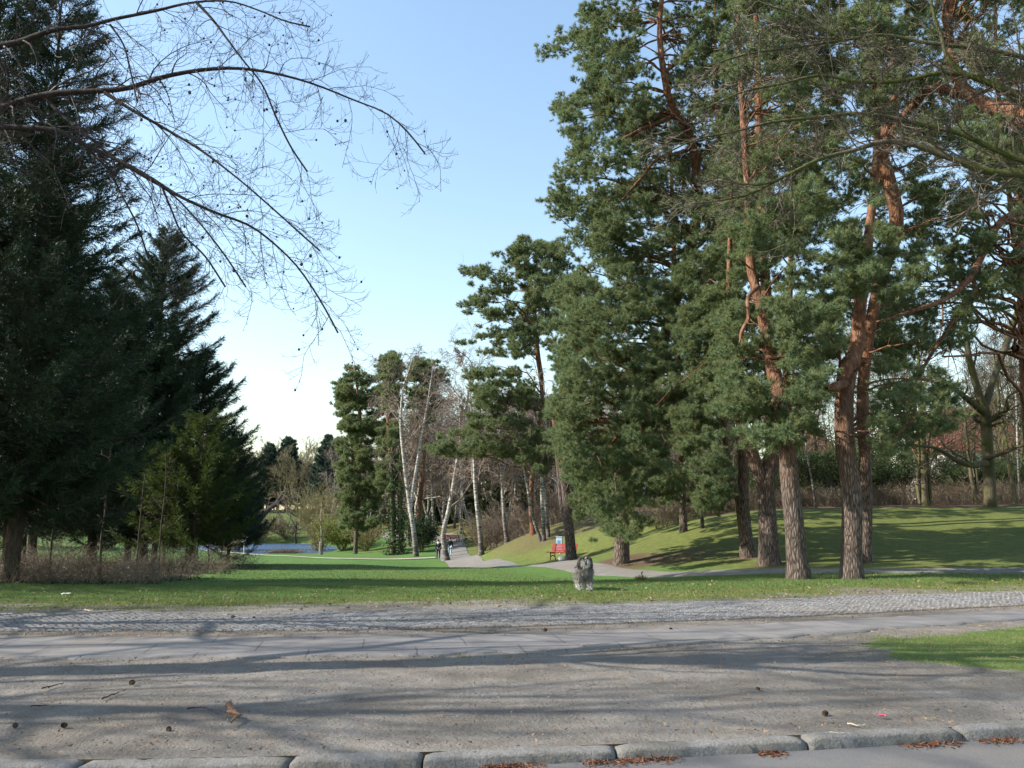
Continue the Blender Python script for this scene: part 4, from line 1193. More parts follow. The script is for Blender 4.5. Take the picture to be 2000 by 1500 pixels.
birch('white birch that forks into two tall stems, in front of the ivy clad trunks', [[(813, 1088, 13, 80), (808, 1040, 11, 80), (799, 980, 9, 80), (789, 900, 8, 80), (783, 830, 7, 80), (786, 770, 5, 80), (806, 700, 2, 80)], [(802, 985, 8, 80), (814, 910, 7, 80), (826, 840, 6, 80), (838, 770, 4, 80), (846, 715, 2, 80)]], 51, nt=16)
birch('white birch leaning right with a black foot, beside the walking people', [[(874, 1097, 15, 72), (868, 1065, 13, 72), (866, 1040, 11, 72), (874, 1005, 10, 72), (882, 965, 9, 72), (890, 915, 7, 72), (898, 860, 4, 72), (896, 780, 2, 72)]], 52, nt=12)
birch('straight white birch at the right edge of the path below dark pine branches', [[(941, 1085, 13, 66), (937, 1040, 11, 66), (931, 985, 9, 66), (927, 935, 8, 66), (925, 860, 6, 66), (915, 740, 2, 66)]], 53, nt=14)
birch('slim white birch curving up to the left from the clump on the bank', [[(1058, 1057, 8, 57.5), (1050, 1038, 8, 57.5), (1041, 1012, 7, 57.5), (1035, 985, 7, 57.5), (1031, 955, 6, 57.5), (1026, 930, 6, 57.5), (1019, 890, 5, 57.5), (1010, 800, 2, 57.5)]], 54, nt=10)
birch('upright white birch in the middle of the clump on the bank', [[(1063, 1057, 10, 57), (1060, 1005, 9, 57), (1058, 960, 8, 57), (1059, 900, 7, 57), (1066, 840, 5, 57), (1062, 740, 2, 57)]], 55, nt=10)
birch('darker birch at the right of the clump on the bank', [[(1072, 1052, 9, 58), (1068, 1005, 8, 58), (1064, 970, 7, 58), (1062, 900, 5, 58), (1072, 800, 2, 58)]], 56, nt=8)
birch('grey birch with a low fork between the path and the clump on the bank', [[(991, 1058, 11, 66), (986, 1030, 9, 66), (983, 985, 8, 66), (978, 900, 5, 66), (975, 800, 2, 66)], [(988, 1035, 6, 66), (993, 1005, 5, 66), (999, 970, 4, 66), (1003, 930, 2, 66)]], 57, nt=9)
birch('pale birch leaning left behind the far red bench', [[(915, 1057, 6, 96), (905, 1040, 6, 96), (897, 1010, 5, 96), (893, 985, 5, 96), (890, 920, 4, 96), (880, 840, 2, 96)]], 58, nt=9)
birch('dark thin leaning birch right of the far red bench', [[(932, 1066, 6, 88), (927, 1042, 5, 88), (917, 1015, 4, 88), (908, 990, 4, 88), (900, 930, 2, 88)]], 59, nt=8)
birch('thin birch leaning left behind the birch with the black foot', [[(878, 1040, 6, 115), (868, 1022, 5, 115), (860, 1000, 5, 115), (852, 970, 4, 115), (846, 900, 2, 115)]], 60, nt=8)
birch('leaning birch pair member nearest the forked birch, in the background', [[(844, 1032, 7, 112), (836, 1012, 6, 112), (829, 990, 5, 112), (822, 960, 4, 112), (818, 880, 2, 112)]], 61, nt=8)
birch('upright dark footed birch in the background left of the leaning one', [[(848, 1043, 8, 108), (846, 1010, 6, 108), (844, 970, 5, 108), (842, 900, 3, 108), (846, 760, 1.6, 108)]], 62, nt=10)
birch('tall birch with a fine bare tip rising above the pines', [[(900, 1030, 8, 105), (903, 950, 7, 105), (908, 850, 6, 105), (915, 760, 5, 105), (922, 710, 3, 105), (890, 680, 1.5, 105)], [(917, 750, 4, 105), (905, 715, 3, 105), (893, 682, 2, 105)]], 63, nt=16)
# background birch wood: three built, the rest copies
rng = np.random.RandomState(8)
protos = []
for q in range(3):
    tg, fg = bare_mesh(15, 70 + q, n1=22, n2=11, n3=7, t0=.22, ang=38, droop=-.9, up=.4, twr=.020, r0=.16, Lf=.34)
    root = thing('birch_tree', 'bare birch in the wood behind the path', 'birch tree', (0, 0, 0), 'background birch wood')
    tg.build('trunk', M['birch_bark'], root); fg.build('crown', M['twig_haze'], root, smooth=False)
    protos.append(root)
spots = []
for q in range(110):
    u = rng.uniform(640, 1380); Y = rng.uniform(98, 165)
    if u < 760 and Y < 130: continue
    spots.append((u, Y))
for q, (u, Y) in enumerate(spots):
    b = ground_at(u, Y)
    pr = protos[q % 3]; s = rng.uniform(.8, 1.25); rz = rng.rand() * 6.28
    if q < 3:
        pr.location = tuple(b); pr.rotation_euler = (0, 0, rz); pr.scale = (s, s, s)
    else: copy_tree(pr, b, rz, s)

# young conifers and understorey in the wood
tgs = [spruce_mesh(10, 2.6, 300 + q, zlow=.5, density=.8, wd=.09, Lb=.4, dead=False) for q in range(2)]
protos = []
for q, (a_, b_, c_) in enumerate(tgs):
    root = thing('spruce_tree', 'small dark conifer standing in the birch wood behind the path', 'spruce tree', (0, 0, 0), 'conifers in the birch wood')
    a_.build('trunk', M['spruce_bark'], root); b_.build('branches', M['spruce_bark'], root); c_.build('crown', M['pine_far'], root, smooth=False)
    protos.append(root)
rng = np.random.RandomState(14)
q = 0
for j in range(64):
    u = rng.uniform(700, 1440); Y = rng.uniform(112, 200)
    b = ground_at(u, Y); s_ = rng.uniform(.6, 1.35); pr = protos[q % 2]
    if q < 2: pr.location = tuple(b); pr.scale = (s_, s_, s_)
    else: copy_tree(pr, b, rng.rand() * 6.28, s_)
    q += 1
for j in range(16):
    u = 1380 + 720 * (j + rng.rand()) / 16.0; Y = rng.uniform(98, 112)
    b = ground_at(u, Y); s_ = rng.uniform(.35, .75)
    copy_tree(protos[j % 2], b, rng.rand() * 6.28, s_, 'dark conifer far behind the hedge on the right bank')['group'] = 'conifers behind the right hedge'
# ------------------------------------------------------------------ far side of the pond
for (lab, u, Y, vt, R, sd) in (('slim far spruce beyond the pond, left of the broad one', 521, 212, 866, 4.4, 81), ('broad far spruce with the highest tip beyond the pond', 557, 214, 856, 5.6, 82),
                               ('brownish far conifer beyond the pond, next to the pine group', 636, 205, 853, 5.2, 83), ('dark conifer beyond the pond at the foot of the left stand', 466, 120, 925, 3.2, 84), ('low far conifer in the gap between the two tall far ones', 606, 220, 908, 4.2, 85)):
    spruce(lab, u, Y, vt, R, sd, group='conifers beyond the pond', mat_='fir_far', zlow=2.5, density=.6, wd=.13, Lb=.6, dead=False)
protos = []
for q in range(3):
    tg, fg = bare_mesh(13, 90 + q, n1=16, n2=9, n3=7, t0=.12, ang=45, droop=.2, up=.5, twr=.028, r0=.22, Lf=.5)
    root = thing('bare_tree', 'bare brown tree in the wood beyond the pond', 'tree', (0, 0, 0), 'bare trees beyond the pond')
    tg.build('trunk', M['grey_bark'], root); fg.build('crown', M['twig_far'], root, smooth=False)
    protos.append(root)
q = 0
for rowY, n, s0 in ((208, 15, 1.0), (222, 15, 1.15), (240, 15, 1.3), (262, 16, 1.5)):
    for j in range(n):
        u = 380 + (340.0) * (j + rng.rand()) / n; Y = rowY + rng.uniform(-4, 4)
        b = ground_at(u, Y); s = s0 * rng.uniform(.7, 1.05); pr = protos[q % 3]
        if q < 3: pr.location = tuple(b); pr.scale = (s, s, s)
        else: copy_tree(pr, b, rng.rand() * 6.28, s)
        q += 1

def shrub(label, u, Y, h, wdt, seed, twig, name='shrub', stems=34, leaves=None, group=None, base=None):
    rng = np.random.RandomState(seed)
    b = ground_at(u, Y) if base is None else base
    a = rng.rand(stems) * 6.28; L = h * rng.uniform(.6, 1.1, stems)
    out = wdt * rng.rand(stems) ** .6
    s = np.linspace(0, 1, 7)[None]
    P = np.stack([np.cos(a)[:, None] * (out[:, None] * s ** 1.3 + .08 * wdt), np.sin(a)[:, None] * (out[:, None] * s ** 1.3 + .08 * wdt), L[:, None] * s * (1 - .12 * s)], -1)
    P[:, 1:] += rng.randn(stems, 6, 3) * .03 * h
    sc_ = max(1.0, Y / 45.0)
    R = np.broadcast_to(np.linspace(.02, .008, 7)[None] * sc_ * .6, (stems, 7))
    P2, R2 = spawn(P, R, 9, .2, 1, 38, .45, 5, rng, up=.3, wob=.18, rf=.7, rmin=.006 * sc_)
    P3, R3 = spawn(P2, R2, 4, .2, 1, 38, .5, 4, rng, up=.2, wob=.18, rf=.7, rmin=.005 * sc_)
    g_ = Geo()
    for (p, r, sd) in ((P, R, 4), (P2, R2, 3), (P3, R3, 3)):
        V, Q = tubes(p, r, sd); g_.add(V, quads=Q)
    root = thing(name, label, 'shrub', b, group)
    g_.build('twigs', M[twig], root, smooth=False)
    if leaves:
        n = 0
        pts = np.concatenate([P3[:, 1:].reshape(-1, 3), P2[:, 2:].reshape(-1, 3)])
        pts = np.repeat(pts, leaves[1], 0) + rng.randn(len(pts) * leaves[1], 3) * .08 * sc_
        d = norm(rng.randn(len(pts), 3) + np.array([0, 0, .3]))
        V, T = blades(pts, d, rng.uniform(.06, .12, len(pts)) * sc_, np.full(len(pts), .05 * sc_), rng)
        f_ = Geo(); f_.add(V, tris=T); f_.build('leaves', M[leaves[0]], root, smooth=False)
    return root
SH = 'shrubs around the pond'
shrub('low brown willow bush at the left pond corner', 440, 113, 2.6, 2.4, 101, 'twig_yellow', group=SH)
shrub('wide brown willow bush on the far pond bank under the leaning branch', 500, 158, 5.0, 6.0, 102, 'twig_yellow', stems=60, group=SH)
shrub('brown bush in the middle of the far pond bank', 560, 160, 4.6, 6.0, 103, 'twig_far', stems=50, group=SH)
shrub('pale yellowish budding willow right of the pond', 622, 118, 9.0, 5.2, 104, 'twig_yellow', stems=70, group=SH)
shrub('rounded yellow green bush at the right pond shore', 668, 106, 3.6, 3.4, 105, 'twig_yellow', stems=46, leaves=('spring_leaves', 1), group=SH)
shrub('flat reddish bush on the near pond shore', 565, 104.5, .5, 1.8, 106, 'twig_haze', group=SH)
shrub('flat brown bush left of the reddish one on the near pond shore', 534, 105, .45, 1.2, 116, 'twig_haze', group=SH)
shrub('brown bush beside the dark young pine', 715, 100, 3.2, 2.6, 107, 'twig_yellow', stems=40, group=SH)
shrub('bushy evergreen around the forked birch foot', 823, 86, 3.4, 1.5, 108, 'twig_haze', leaves=('ivy_leaves', 2), group=SH)
shrub('reddish brown bush on the slope right of the straight birch', 962, 72, 3.0, 2.2, 109, 'twig_haze', group='brown bushes on the slope')
shrub('brown bush behind the grey forked birch', 1003, 76, 3.4, 3.4, 110, 'twig_haze', group='brown bushes on the slope')
shrub('brown bush behind the birch clump on the bank', 1085, 66, 3.2, 3.0, 111, 'twig_haze', group='brown bushes on the slope')
shrub('brown bush left of the birch clump on the bank', 1030, 68, 2.8, 2.6, 112, 'twig_haze', group='brown bushes on the slope')
shrub('olive bush hanging over the path end', 945, 78, 3.0, 2.0, 113, 'twig_yellow', group='brown bushes on the slope')
# leaning dark branch over the pond
b = ground_at(488, 150)
root = thing('leaning_tree', 'dark bare tree leaning to the right over the pond', 'tree', b)
C_, R = trunk_pts([(490, 1055, 11, 150), (505, 1020, 10, 150), (525, 995, 9, 150), (548, 978, 7, 150), (565, 970, 4, 150)], 20)
tg = Geo(); add_trunk(tg, C_, R, rng, 8, 0)
for px in ([(535, 990, 7, 150), (548, 970, 6, 150), (558, 955, 3, 150)], [(548, 984, 6, 150), (562, 990, 5, 150), (570, 1003, 4, 150), (585, 1010, 3, 150)]):
    c_, r_ = trunk_pts(px, 12); add_trunk(tg, c_, r_, rng, 6, 0)
tg.build('trunk', M['dark_bark'], root, b)
P, R_ = spawn(C_[None], R[None], 12, .3, 1, 45, .5, 7, rng, up=.2, wob=.2, rf=.4, rmin=.02)
P2, R2 = spawn(P, R_, 7, .2, 1, 40, .5, 5, rng, up=.2, wob=.2, rf=.6, rmin=.016)
fg = Geo()
for p, r in ((P, R_), (P2, R2)):
    V, Q = tubes(p, r, 3); fg.add(V, quads=Q)
fg.build('twigs', M['twig_haze'], root, b, smooth=False)
bare_tree('bare_tree', 'dark crooked little tree on the far pond bank', 'tree', ground_at(578, 156), 8.5, 120, 'dark_bark', 'twig_haze', n1=12, twr=.02, r0=.22, t0=.2, Lf=.6)
birch('young pale birch by the pond next to the white stake', [[(628, 1083, 5, 101), (628, 1050, 4, 101), (627, 1015, 3, 101), (628, 980, 1.5, 101)]], 121, nt=18, group=None, twig='twig_yellow', Lf=.35)
# ivy on the two trunks in the mid-distance group
for (lab, u, w_) in (('left one of two ivy clad trunks below the high pine', 767, 10), ('right one of two ivy clad trunks below the high pine', 783, 10)):
    Y = 86
    b = ground_at(u, Y)
    root = thing('ivy_clad_tree', lab, 'tree', b, 'ivy clad trunks')
    C_, R = trunk_pts([(u, 1083, w_, Y), (u, 1030, w_ * .9, Y), (u - 2, 960, w_ * .8, Y), (u, 860, w_ * .5, Y)], 18); C_[0, 2] -= .6
    tg = Geo(); add_trunk(tg, C_, R, rng, 9, .5); tg.build('trunk', M['grey_bark'], root, b)
    n = 1500
    i = rng.randint(0, 18, n); i = np.minimum(i, rng.randint(0, 18, n))
    d = norm(rng.randn(n, 3) * np.array([1, 1, .4]))
    p = C_[i] + d * (R[i] * 1.15 + .35 * rng.rand(n) ** 2 * (1 + 1.2 * (i < 4)))[:, None] + rng.randn(n, 3) * np.array([.05, .05, .5])
    p[:, 2] = np.maximum(p[:, 2], b[2] + .05)
    V, T = blades(p, norm(rng.randn(n, 3)), rng.uniform(.15, .3, n), np.full(n, .16), rng)
    fg = Geo(); fg.add(V, tris=T); fg.build('ivy', M['ivy_leaves'], root, b, smooth=False)

# ------------------------------------------------------------------ bare trees, hedge and undergrowth on the right
def stem_tree(name, label, stems, seed, bark, twig, nt=12, n2=7, n3=6, Lf=.4, group=None, cat='tree', twr=.008, up=.3, t0=.3):
    rng = np.random.RandomState(seed)
    tg = Geo(); fg = Geo(); base = None
    for q, st in enumerate(stems):
        C_, R = trunk_pts(st, 24)
        if q == 0:
            z0 = zt1(C_[0, 0], C_[0, 1]); base = np.array([C_[0, 0], C_[0, 1], z0]); C_[0, 2] = min(C_[0, 2], z0) - .15
        add_trunk(tg, C_, R, rng, 12, .6 if q == 0 else 0, .12)
        P1, R1 = spawn(C_[None], R[None], nt, t0 if q == 0 else .15, 1, 50, Lf, 9, rng, up=up, wob=.22, rf=.4, rmin=twr * 1.6)
        V, Q = tubes(P1, R1, 5); tg.add(V, quads=Q)
        P2, R2 = spawn(P1, R1, n2, .15, 1, 45, .5, 6, rng, up=up * .5, wob=.22, rf=.55, rmin=twr)
        V, Q = tubes(P2, R2, 3); fg.add(V, quads=Q)
        P3, R3 = spawn(P2, R2, n3, .15, 1, 42, .6, 4, rng, up=.1, wob=.22, rf=.6, rmin=twr * .75)
        V, Q = tubes(P3, R3, 3); fg.add(V, quads=Q)
    root = thing(name, label, cat, base, group)
    tg.build('trunk', M[bark], root, base)
    fg.build('crown', M[twig], root, base, smooth=False)
    return root
stem_tree('oak_tree', 'gnarled bare oak with a mossy yellow green trunk at the far bank edge',
          [[(1934, 990, 22, 42.5), (1932, 930, 21, 42.5), (1929, 880, 20, 42.5), (1926, 830, 20, 42.5), (1921, 795, 20, 42.5)],
           [(1921, 800, 18, 42.5), (1908, 755, 14, 42.3), (1893, 700, 12, 42), (1886, 650, 10, 42), (1880, 560, 6, 42), (1870, 470, 3, 42)],
           [(1921, 800, 16, 42.5), (1936, 755, 13, 42.5), (1948, 720, 12, 42.8), (1975, 645, 11, 43), (1990, 590, 8, 43), (2005, 480, 3, 43)],
           [(1920, 805, 13, 42.3), (1890, 780, 11, 41.5), (1865, 760, 9, 41), (1840, 740, 6, 40.5), (1815, 715, 3, 40)],
           [(1926, 905, 14, 42.2), (1895, 908, 12, 41.5), (1860, 895, 9, 41), (1835, 878, 7, 40.5), (1790, 870, 5, 40), (1725, 872, 4, 39.5)],
           [(1926, 895, 10, 42.3), (1960, 885, 7, 41.6), (1990, 872, 5, 41), (2030, 870, 3, 40)],
           [(1924, 830, 9, 42.3), (1950, 808, 8, 42), (1968, 800, 7, 41.5), (1966, 780, 5, 41.3), (1992, 760, 3, 41)]], 131, 'mossy_trunk', 'twig_grey', nt=9, n2=8, n3=6, t0=.7, Lf=.35)
stem_tree('oak_tree', 'smaller bare oak with side stems left of the mossy oak',
          [[(1806, 985, 15, 44), (1804, 930, 14, 44), (1803, 880, 13, 44), (1800, 820, 11, 44), (1796, 740, 8, 44), (1790, 640, 4, 44)],
           [(1797, 985, 7, 44), (1792, 940, 6, 44), (1795, 910, 5, 44), (1792, 850, 4, 44), (1780, 780, 2, 44)],
           [(1817, 985, 7, 44), (1815, 930, 6, 44), (1812, 900, 5, 44), (1820, 830, 3, 44), (1830, 760, 2, 44)]], 132, 'grey_bark', 'twig_grey', nt=11, n2=7, n3=6)
stem_tree('oak_tree', 'thin bare tree leaning left at the right picture edge', [[(1983, 968, 8, 44), (1972, 920, 7, 44), (1966, 870, 6, 44), (1957, 820, 6, 44), (1948, 760, 5, 44), (1940, 680, 3, 44)]], 133, 'grey_bark', 'twig_grey', nt=10)
stem_tree('oak_tree', 'two-stemmed bare tree close left of the mossy oak', [[(1905, 968, 8, 45), (1897, 930, 7, 45), (1893, 900, 6, 45), (1885, 820, 4, 45), (1880, 740, 2, 45)], [(1908, 965, 7, 45), (1907, 930, 6, 45), (1902, 880, 5, 45), (1905, 820, 3, 45)]], 134, 'grey_bark', 'twig_grey', nt=9)
birch('thin pale birch stem standing right of the mossy oak', [[(1991, 965, 5, 46), (1988, 900, 4, 46), (1986, 820, 4, 46), (1983, 740, 3, 46), (1980, 640, 1.5, 46)]], 135, nt=10, group=None, twig='twig_grey')
birch('thin white birch stem between the two front pines', [[(1594, 993, 5, 43.5), (1589, 960, 5, 43.5), (1584, 930, 4, 43.5), (1577, 895, 4, 43.5), (1572, 820, 2.5, 43.5), (1570, 740, 1.5, 43.5)]], 136, nt=10, group=None, twig='twig_grey')
stem_tree('bare_tree', 'small bare tree on the bank below the pine curtain', [[(1372, 1031, 7, 39), (1370, 1005, 6, 39), (1362, 985, 5, 39), (1354, 950, 4, 39), (1350, 880, 2, 39)], [(1366, 1000, 4, 39), (1370, 960, 3, 39), (1378, 910, 2, 39)]], 137, 'dark_bark', 'twig_grey', nt=8)
protos = []
for q in range(3):
    tg, fg = bare_mesh(14, 140 + q, n1=15, n2=8, n3=7, t0=.15, ang=48, droop=.1, up=.4, twr=.008, r0=.13, Lf=.45, wob=.22)
    root = thing('bare_tree', 'bare grey tree in the thicket behind the hedge', 'tree', (0, 0, 0), 'bare trees behind the hedge')
    tg.build('trunk', M['grey_bark'], root); fg.build('crown', M['twig_grey'], root, smooth=False)
    protos.append(root)
rng = np.random.RandomState(17)
q = 0
for j in range(60):
    u = 1330 + 800 * (j + rng.rand()) / 60.0; Y = rng.uniform(54, 88)
    b = ground_at(u, Y); s = rng.uniform(.7, 1.15); pr = protos[q % 3]
    if 1835 < u < 1925 and Y < 84: u += 95; b = ground_at(u, Y)
    if q < 3: pr.location = tuple(b); pr.scale = (s, s, s)
    else: copy_tree(pr, b, rng.rand() * 6.28, s)
    q += 1
HG = 'evergreen shrubs along the far edge of the bank'
for j, (u, Y, h, wd_) in enumerate(((1585, 49, 3.2, 1.9), (1640, 50, 3.4, 2.0), (1705, 49, 3.0, 2.0), (1750, 51, 3.5, 2.2), (1560, 52, 3.0, 1.9), (1850, 50, 2.6, 1.8), (1910, 51, 2.6, 1.9), (1970, 50, 2.4, 1.8), (1500, 53, 3.0, 2.0))):
    lab = ['dark green shrub between the two front pines', 'dark green shrub behind the burl trunk', 'green shrub right of the burl trunk', 'tall green shrub left of the smaller oak', 'green shrub behind the curved front pine',
           'green shrub between the two bare oaks', 'green shrub behind the mossy oak', 'green shrub at the right picture edge', 'green shrub behind the dark forked pine'][j]
    shrub(lab, u, Y, h, wd_, 150 + j, 'twig_grey', stems=26, leaves=('shrub_leaves', 4), group=HG)

def stuff_stems(name, label, pts, hmin, hmax, wd_, seed, material, lean=.35, per=1):
    rng = np.random.RandomState(seed)
    n = len(pts)
    d = norm(np.stack([rng.randn(n) * lean, rng.randn(n) * lean, np.ones(n)], 1))
    L = rng.uniform(hmin, hmax, n)
    k = 4
    s = np.linspace(0, 1, k)
    bend = rng.randn(n, 3) * .25; bend[:, 2] = -np.abs(bend[:, 2])
    P = pts[:, None] + d[:, None] * L[:, None, None] * s[None, :, None] + bend[:, None] * L[:, None, None] * (s ** 2)[None, :, None]
    R = np.broadcast_to((np.linspace(1, .35, k) * wd_)[None], (n, k))
    V, Q = tubes(P, R, 3)
    g_ = Geo(); g_.add(V, quads=Q)
    P2, R2 = spawn(P, R, 3, .3, 1, 40, .5, 3, rng, up=.1, wob=.2, rf=.8, rmin=wd_ * .6)
    V, Q = tubes(P2, R2, 3); g_.add(V, quads=Q)
    return tag(g_.build(name, M[material], smooth=False), label, 'undergrowth', kind='stuff')
# dry thicket under the spruces
rng = np.random.RandomState(21)
n = 6200
u = rng.uniform(-320, 510, n); Y = 22.5 + 20 * rng.rand(n) ** 1.3
x = (u - 1000) / F * Y / 1.02
edge = -9.4 - .165 * (Y - 23) + 1.2 * (fnoise(x * .5, Y * .5) - .5)
keep = (x < edge) & (fnoise(x * .6 + 5, Y * .6) > .45)
x, Y = x[keep], Y[keep]
pts = np.stack([x, Y, zt(x, Y)], 1)
stuff_stems('undergrowth', 'dry brown thicket of stems under the spruces', pts, .25, 1.25, .006, 22, 'dry_stems', .6)
n = 900
keep = rng.rand(len(pts)) < .25
lp = np.repeat(pts[keep], 9, 0) + rng.randn(keep.sum() * 9, 3) * np.array([.25, .25, .05]); lp[:, 2] = zt(lp[:, 0], lp[:, 1]) + .04 * rng.rand(len(lp))
V, T = blades(lp, norm(rng.randn(len(lp), 3) * np.array([1, 1, .35])), rng.uniform(.06, .14, len(lp)), np.full(len(lp), .06), rng)
g_ = Geo(); g_.add(V, tris=T); tag(g_.build('ground_cover', M['ivy_leaves'], smooth=False), 'low dark ivy cover at the front of the spruce thicket', 'ground cover', kind='stuff')
# brown band behind the bank
n = 6000
x = rng.uniform(8, 42, n); Y = rng.uniform(44.8, 49.5, n)
pts = np.stack([x, Y, zt(x, Y)], 1)
stuff_stems('undergrowth', 'brown undergrowth along the far edge of the right bank', pts, .5, 1.5, .010, 23, 'dry_stems', .25)
n = 2600
u = rng.uniform(880, 1360, n); Y = rng.uniform(62, 100, n)
x = (u - 1000) / F * Y
keep = x > np.interp(Y, PC[:, 1], PC[:, 0]) + 4.5
x, Y = x[keep], Y[keep]
pts = np.stack([x, Y, zt(x, Y)], 1)
stuff_stems('undergrowth', 'brown undergrowth on the slope below the birch wood', pts, .5, 1.6, .016, 24, 'dry_stems', .3)
# sunny bushes behind the dark stand
for j, (u, Y, lab) in enumerate(((10, 62, 'sunlit yellow green bush behind the thickest spruce trunk'), (110, 66, 'sunlit yellow green bush seen between spruce trunks at left'), (210, 68, 'sunlit yellow green bush in the middle of the gaps between trunks'), (-90, 60, 'sunlit yellow green bush by the left picture edge'))):
    shrub(lab, u, Y, 3.6, 3.2, 170 + j, 'twig_yellow', stems=30, leaves=('spring_leaves', 2), group='sunlit bushes behind the spruces')

# ------------------------------------------------------------------ overhanging bare trees in the foreground
def overhang(name, label, cat, base, trunk_top, limbs, seed, bark, twig, trunk_r, na, nb, nc, La, upA, upB, twr, husk=False, crown=True):
    rng = np.random.RandomState(seed)
    root = thing(name, label, cat, base)
    k = 16
    z = np.linspace(-.2, trunk_top, k)
    C_ = np.stack([base[0] + (fnoise(z * .2, z * 0 + seed) - .5) * .6, base[1] + (fnoise(z * .2, z * 0 + seed + 7) - .5) * .6, base[2] + z], 1)
    C_[:, :2] += np.array(base[:2]) - C_[0, :2]
    R = trunk_r * np.clip(1 - z / trunk_top * .92, .05, 1) ** .7
    tg = Geo(); add_trunk(tg, C_, R, rng, 14, .7)
    fg = Geo(); ends = []
    if crown:
        P1, R1 = spawn(C_[None], R[None], 12, .3, .98, 52, .42, 10, rng, up=.35, wob=.15, rf=.5, rmin=.012)
        V, Q = tubes(P1, R1, 6); tg.add(V, quads=Q)
        P2, R2 = spawn(P1, R1, 6, .2, 1, 42, .5, 7, rng, up=.1, wob=.15, rf=.5, rmin=.006)
        P3, R3 = spawn(P2, R2, 5, .2, 1, 42, .5, 5, rng, up=.0, wob=.15, rf=.5, rmin=.004)
        for p, r in ((P2, R2), (P3, R3)):
            # the crown leans away from the view: keep its twigs outside the picture
            uu = 1000 + F * p[:, :, 0] / np.maximum(p[:, :, 1], .5)
            out = ((uu < -40) | (uu > 2040)).all(1)
            V, Q = tubes(p[out], r[out], 3); fg.add(V, quads=Q)
    tg.build('trunk', M[bark], root, base)
    for pix in limbs:
        c_, r_ = trunk_pts(pix, 36)
        if pix[0][0] < -30 or pix[0][0] > 2030:      # runs on to the trunk
            j = np.argmin(np.abs(C_[:, 2] - (c_[0, 2] - .8)))
            run = catmull(np.array([C_[j], C_[j] * .45 + c_[0] * .55 + np.array([0, 0, .15]), c_[0]]), 12)[:-1]
            c_ = np.concatenate([run, c_]); r_ = np.concatenate([np.linspace(r_[0] * 1.5, r_[0], 11), r_])
        lg = Geo(); add_trunk(lg, c_, r_, rng, 8, 0, .06)
        lg.build('limb', M[bark], root, base)
        vis = slice(8, None) if len(c_) > 40 else slice(0, None)
        L = np.linalg.norm(np.diff(c_[vis], axis=0), axis=1).sum()
        n1 = max(3, int(na * L))
        PA, RA = spawn(c_[vis][None], r_[vis][None], n1, .03, 1.0, 50, La / L, 9, rng, up=upA, wob=.16, rf=.36, rmin=twr * 1.3, endshort=.3)
        PB, RB = spawn(PA, RA, nb, .1, 1, 45, .48, 7, rng, up=upB, wob=.13, rf=.6, rmin=twr)
        PC_, RC = spawn(PB, RB, nc, .2, .95, 42, .5, 5, rng, up=upB * 1.2, wob=.13, rf=.7, rmin=twr * .8)
        for p, r, sd in ((PA, RA, 4), (PB, RB, 3), (PC_, RC, 3)):
            V, Q = tubes(p, r, sd); fg.add(V, quads=Q)
        ends.append(PB[:, -1])
    fg.build('twigs', M[twig], root, base, smooth=False)
    if husk:
        E = np.concatenate(ends); uu = 1000 + F * E[:, 0] / E[:, 1]
        E = E[(uu > 150) & (uu < 900)]
        E = E[rng.rand(len(E)) < husk]
        hg = Geo()
        ico = np.array([[0, 0, 1], [.9, 0, .4], [.28, .85, .4], [-.72, .53, .4], [-.72, -.53, .4], [.28, -.85, .4], [.72, .53, -.4], [-.28, .85, -.4], [-.9, 0, -.4], [-.28, -.85, -.4], [.72, -.53, -.4], [0, 0, -1]])
        fc = np.array([[0, 1, 2], [0, 2, 3], [0, 3, 4], [0, 4, 5], [0, 5, 1], [1, 6, 2], [2, 7, 3], [3, 8, 4], [4, 9, 5], [5, 10, 1], [6, 7, 2], [7, 8, 3], [8, 9, 4], [9, 10, 5], [10, 6, 1], [11, 7, 6], [11, 8, 7], [11, 9, 8], [11, 10, 9], [11, 6, 10]])
        for e in E:
            hg.add(e + ico * rng.uniform(.010, .019) * np.array([1, 1, 1.2]) * rng.uniform(.6, 1.1), tris=fc)
        tag(hg.build('seed_husks', M['twig_dark'], root, base), kind='stuff')
    return root
def L_(pts, Y0, Y1, w0, w1):
    n = len(pts)
    return [(u, v, w0 + (w1 - w0) * (q / (n - 1)) ** .75, Y0 + (Y1 - Y0) * q / (n - 1)) for q, (u, v) in enumerate(pts)]
